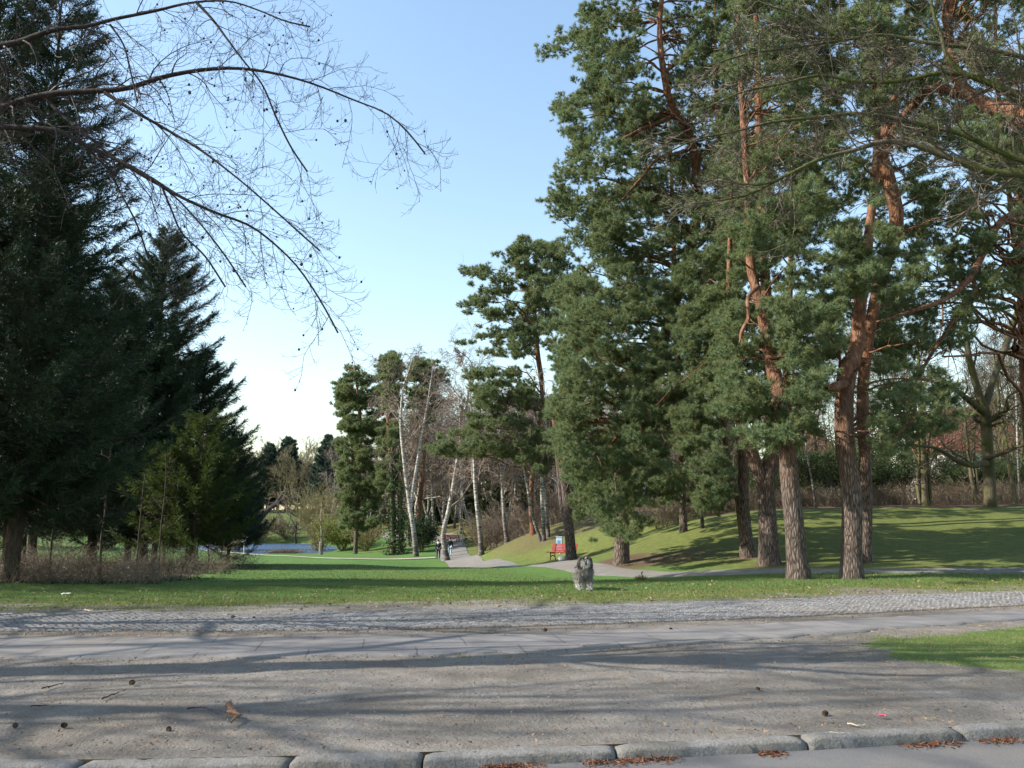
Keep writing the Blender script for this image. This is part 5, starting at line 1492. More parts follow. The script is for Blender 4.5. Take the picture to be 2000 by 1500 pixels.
overhang('beech_tree', 'bare dark tree whose long drooping branches with seed husks hang in from the left', 'tree', (-9.6, 8.1, 0), 13.0, [
    L_([(-60, 98), (0, 90), (45, 80), (75, 68), (110, 57), (165, 52), (220, 38), (300, 22), (370, 6), (450, 3), (510, 22), (560, 42), (605, 52)], 9.2, 8.8, 17, .7),
    L_([(385, 6), (415, 38), (445, 78), (475, 118), (510, 162), (540, 230), (570, 290), (600, 335)], 8.9, 8.6, 7, .7),
    L_([(-60, 222), (0, 212), (60, 192), (120, 181), (190, 178), (250, 172), (320, 150), (400, 136), (450, 133), (530, 142), (600, 160), (690, 195), (760, 225), (800, 262), (830, 300)], 9.6, 9.0, 19, .7),
    L_([(205, 181), (250, 210), (320, 250), (390, 292), (460, 345), (530, 405), (580, 450), (625, 490)], 9.4, 9.0, 9, .7),
    L_([(-60, 250), (0, 249), (60, 250), (120, 257), (165, 283), (210, 303), (290, 345), (350, 383), (420, 415), (490, 442), (540, 480), (580, 520), (610, 562), (640, 612), (660, 650)], 9.0, 8.6, 15, .7),
    L_([(95, 200), (130, 232), (170, 265), (215, 302), (280, 345), (330, 375), (385, 430), (440, 500), (480, 560)], 9.3, 8.8, 8, .7),
    L_([(165, 285), (210, 330), (240, 385), (268, 440), (290, 505)], 9.0, 8.7, 7, .7),
    L_([(315, 362), (335, 410), (352, 450), (400, 500), (440, 560)], 8.8, 8.6, 5, .7),
    L_([(215, 48), (240, 85), (255, 140), (268, 200)], 9.1, 9.0, 5, .7)],
    201, 'beech_bark', 'twig_dark', .36, 6.0, 8, 3, 1.0, -.9, .62, .0019, husk=.14)
overhang('mossy_tree', 'bare tree reaching in from the right with mossy green branches', 'tree', (8.3, 8.6, 0), 12.0, [
    L_([(2060, 352), (2000, 341), (1930, 335), (1860, 310), (1780, 281), (1720, 277), (1680, 290), (1600, 311), (1540, 341), (1490, 360), (1450, 359), (1400, 352)], 8.2, 8.6, 20.2, 3),
    L_([(2060, 335), (1995, 312), (1940, 290), (1880, 262), (1800, 244), (1720, 226), (1660, 222), (1600, 229), (1500, 240), (1430, 258), (1360, 272), (1300, 300)], 8.4, 8.8, 16.2, 3),
    L_([(2060, 215), (1990, 185), (1940, 165), (1885, 146), (1830, 143), (1780, 155), (1680, 160), (1600, 147), (1530, 163), (1450, 180), (1370, 215)], 8.3, 8.8, 17.6, 3),
    L_([(1882, 145), (1850, 110), (1838, 70), (1822, 20), (1815, -30)], 8.3, 8.2, 10.8, 5),
    L_([(2060, 130), (1980, 107), (1890, 93), (1800, 82), (1720, 68), (1650, 78), (1560, 92), (1450, 108), (1380, 130)], 8.6, 9.0, 12.2, 3),
    L_([(1600, 311), (1530, 345), (1460, 380), (1400, 392), (1350, 398)], 8.5, 8.7, 8.1, 3),
    L_([(1650, 78), (1600, 50), (1560, 30), (1500, 10), (1440, -20)], 8.7, 8.8, 6.8, 3)],
    202, 'moss_bark', 'twig_grey', .22, 8.0, 8, 4, .85, .15, .35, .0032)
# bare street trees left of the picture: their shadows lie across the soil and the paths
tg, fg = bare_mesh(14.5, 210, n1=18, n2=8, n3=5, t0=.22, ang=50, droop=.1, up=.45, twr=.010, r0=.24, Lf=.5)
pr = thing('street_tree', 'bare street tree standing outside the picture on the left', 'tree', (-16, 5.2, 0), 'street trees left of the picture')
tg.build('trunk', M['dark_bark'], pr); fg.build('crown', M['twig_dark'], pr, smooth=False)
for (x, y, rz, s) in ((-24, 8.5, 1, 1.05), (-13.5, 12.0, 2.2, .9), (-33, 11.5, 3, 1.1), (-22, 15.2, 5, .85)):
    copy_tree(pr, (x, y, zt1(x, y)), rz, s)

# ------------------------------------------------------------------ grass and litter
rng = np.random.RandomState(31)
def grass(name, label, x, y, h0, h1, wd, material, lean=.35):
    n = len(x)
    z = zt(x, y) if y.max() > 15 else np.zeros(n)
    d = norm(np.stack([rng.randn(n) * lean, rng.randn(n) * lean, np.ones(n)], 1))
    V, T = blades(np.stack([x, y, z - .005], 1), d, rng.uniform(h0, h1, n), np.full(n, wd), rng)
    g_ = Geo(); g_.add(V, tris=T)
    return tag(g_.build(name, M[material], smooth=False), label, 'grass', kind='stuff')
n = 300000
x = rng.uniform(-15, 17, n); y = COB1(x) + 8.5 * rng.rand(n) ** 1.15
k_ = verge_dirt(x, y) + .8 * (fnoise(x * 3, y * 3) - .5)
keep = (rng.rand(n) > k_ * 1.05) & (y < 25)
x, y = x[keep], y[keep]
dryk = rng.rand(len(x)) < .55 * (1 - sstep(1.6, 3.4, y - COB1(x)))
grass('grass', 'short green grass of the verge beyond the granite setts', x[~dryk], y[~dryk], .025, .075, .009, 'grass_blade')
grass('grass', 'dry yellowish grass mixed into the verge beyond the setts', x[dryk], y[dryk], .025, .08, .009, 'grass_dry', .6)
n = 90000
x = rng.uniform(-3.5, 10, n); y = rng.uniform(6, 12.6, n)
keep = (y < PATH0(x) - .03) & (rng.rand(n) < grass_near(x, y) * (.15 + .9 * fnoise(x * 2.2, y * 2.2)))
x, y = x[keep], y[keep]
dq = rng.rand(len(x)) < .4
grass('grass', 'green grass patch on the bare soil at the right and tufts along the pavement', x[~dq], y[~dq], .02, .065, .006, 'grass_blade', .5)
grass('grass', 'dry grass blades in the grass patch on the bare soil at the right', x[dq], y[dq], .02, .06, .006, 'grass_dry', .7)
n = 60000
u = rng.uniform(250, 1400, n); y = 24.5 + 26 * rng.rand(n) ** 1.4
x = (u - 1000) / F * y / 1.02
keep = (x > -9.4 - .165 * (y - 23)) & (np.abs(x - np.interp(y, PC[:, 1], PC[:, 0])) > 2.6) & (x < np.interp(y, PC[:, 1], PC[:, 0]))
grass('grass', 'mown lawn grass behind the verge crest', x[keep], y[keep], .03, .07, .016, 'grass_blade', .5)
def scatter(name, label, x, y, L0, L1, wd, material, flat=.12, zoff=.012, cat='litter'):
    n = len(x)
    d = norm(np.stack([rng.randn(n), rng.randn(n), rng.rand(n) * flat], 1))
    V, T = blades(np.stack([x, y, zt(x, y) + zoff], 1), d, rng.uniform(L0, L1, n), rng.uniform(.5, 1, n) * wd, rng)
    g_ = Geo(); g_.add(V, tris=T)
    return tag(g_.build(name, M[material], smooth=False), label, cat, kind='stuff')
n = 1500; x = rng.uniform(-14, 16, n); y = COB1(x) + 5.5 * rng.rand(n) ** 1.2
scatter('leaf_litter', 'dry brown leaves scattered over the grass verge', x, y, .03, .09, .05, 'litter', .5, .03)
n = 6000; x = rng.uniform(-8, 9, n); y = KERB(x) + .05 + (PATH0(x) - KERB(x)) * rng.rand(n)
scatter('soil_crumbs', 'dark crumbs and bits of bark on the bare soil', x, y, .006, .028, .012, 'litter', .5, .02)
n = 2600; x = rng.uniform(-9, 12, n); y = PATH1(x) + (COB0(x) - PATH1(x)) * rng.rand(n)
scatter('leaf_litter', 'crumbs and dry leaves in the soil strip between pavement and setts', x, y, .01, .04, .02, 'litter', .4, .03)
n = 700; x = rng.uniform(-8, 9, n); y = np.where(rng.rand(n) < .5, KERB(x) + .06 + np.abs(rng.randn(n)) * .22, PATH0(x) - .04 - np.abs(rng.randn(n)) * .28)
scatter('leaf_litter', 'dry leaf fragments gathered along the kerb and the pavement edge', x, y, .012, .045, .025, 'litter', .5, .025)
n = 420; x = rng.uniform(-7, 8, n); y = KERB(x) + .1 + (PATH0(x) - KERB(x) - .2) * rng.rand(n); a_ = rng.rand(n) * 6.28; L_t = rng.uniform(.03, .14, n)
P = np.stack([np.stack([x + np.cos(a_) * L_t * t + .2 * L_t * t * t * rng.randn(n), y + np.sin(a_) * L_t * t, np.full(n, .022)], 1) for t in (0, .5, 1)], 1)
V, Q = tubes(P, np.full((n, 3), .0022), 3); g_ = Geo(); g_.add(V, quads=Q)
tag(g_.build('twig_litter', M['litter'], smooth=False), 'fine broken twigs strewn over the bare soil', 'litter', kind='stuff')
# pebbles on the soil
n = 1600
x = rng.uniform(-7, 8, n); y = KERB(x) + .05 + (PATH0(x) - KERB(x)) * rng.rand(n)
oc = np.array([[1, 0, 0], [0, 1, 0], [-1, 0, 0], [0, -1, 0], [0, 0, .8], [0, 0, -.5]])
of = np.array([[0, 1, 4], [1, 2, 4], [2, 3, 4], [3, 0, 4], [1, 0, 5], [2, 1, 5], [3, 2, 5], [0, 3, 5]])
V = np.stack([x, y, np.full(n, .012)], 1)[:, None] + (oc * (1 + .5 * (rng.rand(n, 6, 1) - .5))) * rng.uniform(.003, .011, n)[:, None, None]
g_ = Geo(); g_.add(V.reshape(-1, 3), tris=(np.arange(n)[:, None, None] * 6 + of[None]).reshape(-1, 3))
tag(g_.build('pebbles', M['granite'], smooth=False), 'small pebbles lying in the bare soil', 'pebbles', kind='stuff')
# reddish bud scales in the gutter
xsL = []
for (u0, u1, v, n) in ((930, 1070, 1497, 260), (1120, 1340, 1484, 420), (1480, 1540, 1476, 200), (1740, 1890, 1452, 240), (1900, 2000, 1447, 170)):
    a, b_ = gnd(u0, v, -.06)[0], gnd(u1, v, -.06)[0]
    xx_ = a + (b_ - a) * rng.beta(2, 2, n); yy_ = KERB(xx_) - .158 - np.abs(rng.randn(n)) * .055
    xsL.append(np.stack([xx_, yy_], 1))
xsL = np.concatenate(xsL); n = len(xsL)
d = norm(np.stack([rng.randn(n), rng.randn(n), rng.rand(n) * .5], 1))
V, T = blades(np.c_[xsL, np.full(n, -.054)], d, rng.uniform(.015, .05, n), np.full(n, .012), rng)
g_ = Geo(); g_.add(V, tris=T); tag(g_.build('gutter_litter', M['red_litter'], smooth=False), 'reddish brown litter lying in the gutter along the kerb', 'litter', kind='stuff')

def pine_cone(label, u, v, s, rz):
    p = gnd(u, v, .02); r = np.random.RandomState(int(u))
    root = Geo()
    # core
    t = np.linspace(0, 1, 9); prof = .021 * np.sin(np.pi * t) ** .7 + .0003
    axis_ = np.stack([(t - .5) * .062, 0 * t, 0 * t + .018], 1)
    V, Q = tubes(axis_[None], prof[None] * .75, 8); root.add(V, quads=Q)
    for q in range(64):
        tt = .06 + .9 * q / 64; a = q * 2.39996
        rad = .021 * math.sin(math.pi * (tt * .88 + .08)) ** .8
        c_ = np.array([(tt - .5) * .062, rad * .7 * math.cos(a), .018 + rad * .7 * math.sin(a)])
        o_ = np.array([.35, math.cos(a), math.sin(a)]); sd = np.array([0, -math.sin(a), math.cos(a)])
        root.add(np.array([c_ - sd * .004, c_ + sd * .004, c_ + o_ * .009 + sd * .0045, c_ + o_ * .010, c_ + o_ * .009 - sd * .0045]), tris=[[0, 1, 2], [0, 2, 3], [0, 3, 4]])
    V = np.concatenate(root.V) * s
    c, sn = math.cos(rz), math.sin(rz)
    V = np.stack([c * V[:, 0] - sn * V[:, 1], sn * V[:, 0] + c * V[:, 1], V[:, 2]], 1)
    o = mk('pine_cone', V, [np.concatenate(root.T), np.concatenate(root.Q)], M['cone'], loc=(p[0], p[1], p[2] - .012))
    tag(o, label, 'pine cone', 'pine cones lying on the ground')
for (u, v, s, lab) in ((30, 1417, 1.1, 'pine cone on the soil nearest the left bottom corner'), (125, 1417, 1.0, 'reddish pine cone right of the corner one on the soil'), (330, 1424, 1.05, 'dark pine cone on the soil left of the broken wood'), (258, 1334, 1.2, 'pine cone on the shaded soil at left'),
                       (1065, 1231, 1.3, 'pine cone on the soil strip between pavement and setts, below the dog'), (1310, 1228, 1.1, 'pine cone on the soil strip right of the one below the dog'), (1612, 1394, 1.1, 'dark pine cone on the soil near the pink paper'), (455, 1206, 1.4, 'pine cone at the grass edge of the setts, left'), (496, 1207, 1.2, 'pine cone on the setts just right of the grass edge one'), (1480, 1345, .9, 'pine cone on the soil left of the grass patch')):
    pine_cone(lab, u, v, s * (.72 + .22 * ((u * 7) % 10) / 10), u * .7)
def stick(name, label, cat, pts, r0, material, sub=0, group=None):
    W = np.array([gnd(u, v, .03) for (u, v) in pts]); W[:, 2] = .016 + r0
    C_ = catmull(W, 14) if len(W) > 2 else catmull(W, 14)
    rr = np.random.RandomState(int(pts[0][0]))
    C_[1:-1] += rr.randn(12, 3) * r0 * .5
    R = r0 * np.linspace(1, .55, 14) * (1 + .25 * rr.randn(14))
    V, Q = tubes(C_[None], np.abs(R)[None], 6)
    k = len(V)
    b_ = C_.mean(0)
    V = np.concatenate([V, C_[:1], C_[-1:]]) - b_
    caps = [[(q + 1) % 6, q, k] for q in range(6)] + [[k - 6 + q, k - 6 + (q + 1) % 6, k + 1] for q in range(6)]
    tag(mk(name, V, [Q, np.array(caps)], M[material], loc=b_, smooth=r0 < .012), label, cat, group)
stick('wood_piece', 'reddish piece of broken wood lying on the soil', 'wood', [(444, 1379), (452, 1388), (463, 1400), (455, 1408), (452, 1413)], .021, 'wood_piece')
TW = 'twigs on the soil'
stick('twig', 'pale twig on the soil beside the pink paper', 'twig', [(1655, 1410), (1675, 1414), (1692, 1413)], .006, 'pale_wood', 0, TW)
stick('twig', 'pale curved twig on the soil below the other pale one', 'twig', [(1620, 1427), (1645, 1429), (1662, 1429)], .004, 'pale_wood', 0, TW)
stick('twig', 'dark twig on the shaded soil at far left', 'twig', [(82, 1343), (105, 1337), (125, 1332)], .007, 'twig_dark', 0, TW)
stick('twig', 'thin dark twig lower down on the soil at far left', 'twig', [(60, 1377), (85, 1375), (105, 1377)], .005, 'twig_dark', 0, TW)
stick('twig', 'dark twig on the soil above the broken wood', 'twig', [(365, 1382), (390, 1379), (415, 1385)], .006, 'twig_dark', 0, TW)
stick('twig', 'long dark twig leaning across the shaded soil at left', 'twig', [(200, 1362), (222, 1354), (245, 1345)], .006, 'twig_dark', 0, TW)
stick('twig', 'tan strip of bark on the verge at left', 'twig', [(163, 1191), (175, 1192), (188, 1193)], .014, 'pale_wood', 0, TW)
def scrap(name, label, cat, u, v, s, material, seed):
    r = np.random.RandomState(seed); p = gnd(u, v, 0.0) if v > 1195 else ground_at(u, 17.6)
    n = 6; t = np.linspace(0, 1, n)
    gx, gy = np.meshgrid(t - .5, t - .5)
    V = np.stack([gx * s, gy * s * .7, .012 + s * .3 * fnoise(gx * 3 + seed, gy * 3, 2)], -1).reshape(-1, 3) + r.randn(n * n, 3) * s * .02
    V2 = V.copy(); V2[:, 2] -= .004
    i = (np.arange(n - 1)[:, None] * n + np.arange(n - 1)[None]).ravel()
    Q = np.stack([i, i + 1, i + n + 1, i + n], 1)
    tag(mk(name, np.concatenate([V, V2]), [Q, Q[:, ::-1] + n * n], M[material], loc=(p[0], p[1], p[2] + .01)), label, cat)
scrap('paper_scrap', 'small crumpled pink paper scrap on the soil', 'litter', 1723, 1404, .05, 'pink_paper', 4)
scrap('paper_scrap', 'white paper scrap on the grass verge at left', 'litter', 128, 1167, .16, 'white_paint', 6)
scrap('dry_leaf', 'curled tan leaf on the soil strip near the grass tufts', 'leaf', 1140, 1265, .07, 'pale_wood', 9)
# weed tuft on the lawn edge
b = ground_at(1252, 25.2)
root = thing('weed_tuft', 'small brown weed tuft at the lawn edge right of the dog', 'plant', b)
n = 260; a = rng.rand(n) * 6.28
d = norm(np.stack([np.cos(a) * .7, np.sin(a) * .7, .4 + rng.rand(n)], 1))
V, T = blades(np.stack([rng.randn(n) * .05, rng.randn(n) * .05, np.zeros(n)], 1), d, rng.uniform(.1, .24, n), np.full(n, .022), rng)
g_ = Geo(); g_.add(V, tris=T); g_.build('leaves', M['grass_dry'], root, smooth=False)
V, Q = tubes(np.array([[[.06, 0, 0], [.05, 0, .12], [.02, 0, .2], [.05, 0, .27]]]), np.array([[.022, .018, .016, .022]]), 6); g_ = Geo(); g_.add(V, quads=Q); g_.build('stalk', M['twig_dark'], root)
# star shaped fallen leaves of the thicket edge

# ------------------------------------------------------------------ skinned figures
def skin_mesh(verts, edges, radii, sub=1):
    me = bpy.data.meshes.new('tmp'); me.from_pydata([tuple(v) for v in verts], edges, [])
    o = bpy.data.objects.new('tmp', me); col.objects.link(o)
    o.modifiers.new('skin', 'SKIN')
    me.skin_vertices[0]
    for sv, r in zip(me.skin_vertices[0].data, radii):
        if isinstance(r, (int, float)): sv.radius = (r, r)
        else: sv.radius = r
    me.skin_vertices[0].data[0].use_root = True
    if sub:
        m = o.modifiers.new('sub', 'SUBSURF'); m.levels = sub; m.render_levels = sub
    dg = bpy.context.evaluated_depsgraph_get(); dg.update()
    ev = o.evaluated_get(dg)
    out = bpy.data.meshes.new_from_object(ev)
    bpy.data.objects.remove(o); bpy.data.meshes.remove(me)
    for p in out.polygons: p.use_smooth = True
    return out
def skin_obj(name, verts, edges, radii, material, parent, sub=1):
    me = skin_mesh(verts, edges, radii, sub); me.name = name
    me.materials.clear(); me.materials.append(material)
    o = bpy.data.objects.new(name, me); col.objects.link(o); o.parent = parent
    return o
def ball(g_, c, r, sx=1, sy=1, sz=1, n=8):
    th = np.linspace(0, math.pi, n); ph = np.linspace(0, 2 * math.pi, 2 * n, endpoint=False)
    V = np.stack([np.outer(np.sin(th), np.cos(ph)) * sx, np.outer(np.sin(th), np.sin(ph)) * sy, np.outer(np.cos(th), np.ones(2 * n)) * sz], -1).reshape(-1, 3) * r + np.asarray(c)
    k = 2 * n
    Q = [[i * k + j, i * k + (j + 1) % k, (i + 1) * k + (j + 1) % k, (i + 1) * k + j] for i in range(n - 1) for j in range(k)]
    g_.add(V, quads=Q)

# dog: shaggy grey sheepdog facing the camera
b = ground_at(1141, 19.0)
dog = thing('dog', 'shaggy grey long haired dog standing on the verge and facing the camera', 'dog', (b[0], b[1], zt1(b[0], b[1])))
dv = [(0, .30, .47), (0, .05, .48), (0, -.18, .47), (0, -.27, .57), (0, -.32, .70), (0, -.42, .66), (0, -.49, .642)]
dr = [.13, .135, .13, .095, .100, .066, .044]
de = [(0, 1), (1, 2), (2, 3), (3, 4), (4, 5), (5, 6)]
for sx in (-1, 1):
    st = -.03 if sx > 0 else .02
    i0 = len(dv)
    dv += [(sx * .105, -.20, .36), (sx * .108, -.18 + st, .25), (sx * .105, -.20 + st, .12), (sx * .105, -.22 + st, .045), (sx * .105, -.27 + st, .03)]
    dr += [.078, .056, .045, .046, .036]
    de += [(2, i0), (i0, i0 + 1), (i0 + 1, i0 + 2), (i0 + 2, i0 + 3), (i0 + 3, i0 + 4)]
    i0 = len(dv)
    dv += [(sx * .105, .29, .38), (sx * .115, .21, .27), (sx * .11, .35, .16), (sx * .11, .32, .045), (sx * .11, .26, .03)]
    dr += [.095, .066, .040, .042, .034]
    de += [(0, i0), (i0, i0 + 1), (i0 + 1, i0 + 2), (i0 + 2, i0 + 3), (i0 + 3, i0 + 4)]
i0 = len(dv); dv += [(0, .44, .47), (0, .54, .40), (0, .58, .30)]; dr += [.045, .032, .018]; de += [(0, i0), (i0, i0 + 1), (i0 + 1, i0 + 2)]
dv = [(x, y, z * .94) for (x, y, z) in dv]
M['dog_grey'] = foliage_mat('grey_fur', (.19, .178, .165), (.27, .255, .235), (.36, .34, .32), .05, 6)
M['dog_pale'] = foliage_mat('pale_fur', (.42, .40, .37), (.54, .51, .48), (.62, .60, .56), .05, 6)
M['dog_dark'] = foliage_mat('dark_fur', (.035, .030, .027), (.055, .048, .043), (.085, .075, .068), .05, 6)
M['dog_skin'] = plain('dog_underfur', (.11, .10, .095), .9, .3, 12)
M['dog_nose'] = plain('dog_nose', (.012, .011, .011), .35, .1, 10)
body = skin_obj('body', dv, de, dr, M['dog_skin'], dog, 2)
me = body.data
rng = np.random.RandomState(41)
co = np.empty(len(me.vertices) * 3); me.vertices.foreach_get('co', co); co = co.reshape(-1, 3)
no = np.empty(len(me.vertices) * 3); me.vertices.foreach_get('normal', no); no = no.reshape(-1, 3)
n = 15000
pc = np.array([p.center for p in me.polygons]); pn = np.array([p.normal for p in me.polygons]); pa = np.array([p.area for p in me.polygons])
i = rng.choice(len(pc), n, p=pa / pa.sum())
P = pc[i] + rng.randn(n, 3) * .012; Nn = pn[i]
dn = norm(Nn * .62 + np.array([0, -.10, -.75]) + rng.randn(n, 3) * .22)
Lh = np.where(P[:, 2] > .2, rng.uniform(.05, .10, n), rng.uniform(.025, .06, n))
pale = ((P[:, 2] < .20) | ((P[:, 1] < -.395) & (P[:, 2] < .655)) | ((np.abs(P[:, 0]) < .05) & (P[:, 1] < -.30) & (P[:, 2] < .5) & (rng.rand(n) < .6)))
noface = ~((P[:, 1] < -.46) & (P[:, 2] > .585) & (np.abs(P[:, 0]) < .030))
for nm, sel, mt in (('coat', ~pale & noface, 'dog_grey'), ('pale_coat', pale & noface, 'dog_pale')):
    Pq = P[sel]; dq = dn[sel]; Lq = Lh[sel]
    dq[Pq[:, 2] - Lq < .0] *= np.array([1, 1, .2]); dq = norm(dq)
    V, T = blades(Pq, dq, Lq, np.full(len(Pq), .011), rng)
    V[:, 2] = np.maximum(V[:, 2], .003)
    g_ = Geo(); g_.add(V, tris=T); g_.build(nm, M[mt], dog, smooth=False)
g_ = Geo(); ball(g_, (0, -.535, .605), .030, 1.1, .9, .8); g_.build('nose', M['dog_nose'], dog)
for sx in (-1, 1):
    g_ = Geo(); ball(g_, (sx * .050, -.425, .715), .024); g_.build('eye', M['dog_nose'], dog)
    g_ = Geo()
    V, Q = tubes(np.array([[(sx * .080, -.31, .73), (sx * .120, -.32, .69), (sx * .130, -.33, .61), (sx * .122, -.34, .52)]]), np.array([[.03, .04, .042, .015]]), 8)
    g_.add(V, quads=Q)
    n = 420; t = rng.rand(n)
    c_ = np.stack([sx * (.09 + .035 * np.minimum(1, t * 2)), -.315 - .02 * t, .72 - .18 * t], 1) + rng.randn(n, 3) * .018
    V, T = blades(c_, norm(np.stack([sx * .25 + rng.randn(n) * .2, rng.randn(n) * .25, -np.ones(n)], 1)), rng.uniform(.05, .1, n), np.full(n, .011), rng)
    g_.add(V, tris=T)
    g_.build('ear', M['dog_dark'], dog, smooth=False)

# people walking away along the path
def person(label, u, Y, h, jacket, trousers, phase, scarf=None, hood=False, rz=0.0):
    b = ground_at(u, Y); b[2] += .04
    k = h / 1.75
    root = thing('person', label, 'person', b, None, rz)
    # joints (facing +y)
    J = {'pel': (0, 0, .95), 'wai': (0, .01, 1.1), 'che': (0, 0, 1.3), 'nk': (0, 0, 1.48), 'nk2': (0, .02, 1.55), 'hd': (0, .03, 1.66), 'crown': (0, .015, 1.74)}
    R = {'pel': .125, 'wai': .115, 'che': .135, 'nk': .06, 'nk2': .055, 'hd': .092, 'crown': .06}
    E = [('pel', 'wai'), ('wai', 'che'), ('che', 'nk'), ('nk', 'nk2'), ('nk2', 'hd'), ('hd', 'crown')]
    for sx, nm in ((-1, 'l'), (1, 'r')):
        sw = sx * phase
        pts = [('hip', (sx * .095, .0, .90), .092), ('knee', (sx * .10, .10 * sw + .03, .50), .058), ('ank', (sx * .10, .22 * sw - .02, .10 + (.05 if sw < 0 else 0)), .038), ('toe', (sx * .105, .22 * sw + .12, .035 + (.02 if sw < 0 else 0)), .032),
               ('sho', (sx * .185, 0, 1.41), .062), ('elb', (sx * .235, -.08 * sw - .02, 1.13), .044), ('wri', (sx * .235, -.16 * sw + .06, .89), .030), ('pal', (sx * .232, -.18 * sw + .075, .83), .030)]
        for (n_, p_, r_) in pts: J[n_ + nm] = p_; R[n_ + nm] = r_
        E += [('pel', 'hip' + nm), ('hip' + nm, 'knee' + nm), ('knee' + nm, 'ank' + nm), ('ank' + nm, 'toe' + nm), ('che', 'sho' + nm), ('sho' + nm, 'elb' + nm), ('elb' + nm, 'wri' + nm), ('wri' + nm, 'pal' + nm)]
        px, py, pz = J['pal' + nm]
        for f_ in range(4):
            o_ = (f_ - 1.5) * .019; ln = (.070, .080, .076, .060)[f_]
            J['f%d%s' % (f_, nm)] = (px, py + o_, pz - .045); J['g%d%s' % (f_, nm)] = (px - sx * .012, py + o_ + .004, pz - .045 - ln)
            R['f%d%s' % (f_, nm)] = .0095; R['g%d%s' % (f_, nm)] = .008
            E += [('pal' + nm, 'f%d%s' % (f_, nm)), ('f%d%s' % (f_, nm), 'g%d%s' % (f_, nm))]
        J['t' + nm] = (px - sx * .02, py + .045, pz - .02); J['th' + nm] = (px - sx * .025, py + .055, pz - .065); R['t' + nm] = .011; R['th' + nm] = .009
        E += [('pal' + nm, 't' + nm), ('t' + nm, 'th' + nm)]
    keys = list(J); ix = {q: i for i, q in enumerate(keys)}
    sc3 = lambda p: tuple(c * k for c in p)
    def part(name, ks, es, grow, material, sub=1):
        loc = {q: i for i, q in enumerate(ks)}
        skin_obj(name, [sc3(J[q]) for q in ks], [(loc[a], loc[c]) for a, c in es if a in loc and c in loc], [(R[q] + grow) * k for q in ks], material, root, sub)
    part('body', keys, E, 0, M['skin'])
    part('jacket', ['pel', 'wai', 'che', 'nk', 'shol', 'shor', 'elbl', 'elbr', 'wril', 'wrir'], E, .022, jacket)
    part('trousers', ['pel', 'hipl', 'hipr', 'kneel', 'kneer', 'ankl', 'ankr'], E, .014, trousers)
    for nm in 'lr': part('shoe', ['ank' + nm, 'toe' + nm], E, .012, M['shoe'])
    g_ = Geo(); ball(g_, sc3((0, .005, 1.685)), .108 * k, .9, 1.02, 1.0); g_.build('hair', M['dark_hair'], root)
    hg = Geo()
    ball(hg, sc3((0, .115, 1.635)), .018 * k); hg.build('nose', M['skin'], root)
    if scarf:
        g_ = Geo(); a = np.linspace(0, 2 * math.pi, 18)
        V, Q = tubes(np.stack([.10 * np.cos(a), .09 * np.sin(a) - .01, 1.50 + .02 * np.sin(a * 2)], 1)[None] * k, np.full((1, 18), .055 * k), 8); g_.add(V, quads=Q)
        ball(g_, sc3((0, -.11, 1.44)), .10 * k, 1.0, .55, 1.1)
        g_.build('hood', scarf, root)
    return root
person('person in black jacket with a pale hood and dark trousers, walking away on the path', 856, 74, 1.72, M['black_cloth'], M['navy_cloth'], 1, M['pale_scarf'])
person('person in dark green jacket and pale jeans, half hidden by the black footed birch', 878.5, 76, 1.72, M['green_black'], M['pale_jeans'], -1)

# benches
def bench(label, u, Y, rz, L=1.8):
    b = ground_at(u, Y)
    root = thing('park_bench', label, 'bench', b, None, rz)
    for q in range(5):
        pass
    g_ = Geo()
    for q in range(5):
        y0 = -.24 + q * .095
        g_.box((-L / 2, y0, .43 + .012 * abs(q - 2) * .5), (L / 2, y0 + .075, .465 + .012 * abs(q - 2) * .5))
    g_.build('seat', M['red_paint'], root, smooth=False)
    g_ = Geo()
    for q in range(5):
        z0 = .52 + q * .085; y0 = .235 + q * .028
        g_.box((-L / 2, y0, z0), (L / 2, y0 + .03, z0 + .068))
    g_.build('backrest', M['red_paint'], root, smooth=False)
    for sx in (-.62, .62):
        x = sx * L / 1.8
        g_ = Geo()
        for P in ([(x, -.22, 0), (x, -.18, .2), (x, -.20, .42)], [(x, .30, 0), (x, .22, .22), (x, .22, .44), (x, .35, .93)], [(x, -.22, .415), (x, 0, .405), (x, .24, .42)], [(x, -.18, .2), (x, .02, .28), (x, .22, .2)]):
            c_ = catmull(P, 10); V, Q = tubes(c_[None], np.full((1, 10), .026), 6); g_.add(V, quads=Q)
        g_.build('leg', M['cast_iron'], root)
    return root
bench('red slatted park bench with black legs beside the leaning pine', 1096, 47.0, math.radians(-42))
bench('far red park bench facing the path bend, beyond the walking people', 883, 95, math.radians(-12), 1.7)
# bin behind the bench
b = ground_at(1093, 49.2)
root = thing('litter_bin', 'pale blue metal litter bin with a blue emblem behind the red bench', 'bin', b, None, math.radians(-15))
g_ = Geo()
g_.box((-.17, -.17, .25), (.17, .17, .98)); g_.box((-.19, -.19, .98), (.19, .19, 1.02)); g_.build('bin_body', M['steel_blue'], root, smooth=False)
g_ = Geo(); g_.box((-.03, -.03, 0), (.03, .03, .25)); g_.build('post', M['steel_blue'], root, smooth=False)
g_ = Geo(); g_.box((-.09, -.174, .62), (.09, -.1705, .80)); g_.build('emblem', M['blue_sticker'], root, smooth=False)
b = ground_at(1097, 46.9)
bm = bmesh.new(); bmesh.ops.create_icosphere(bm, subdivisions=3, radius=.17)
for v in bm.verts:
    d_ = float(fnoise(np.array([v.co.x * 9 + 3]), np.array([v.co.y * 9 + v.co.z * 7]))[0])
    v.co *= .75 + .5 * d_; v.co.z = max(v.co.z * .8, -.10)
    v.co.x *= 1.3
me = bpy.data.meshes.new('plastic_bag'); bm.to_mesh(me); bm.free(); me.materials.append(M['white_bag'])
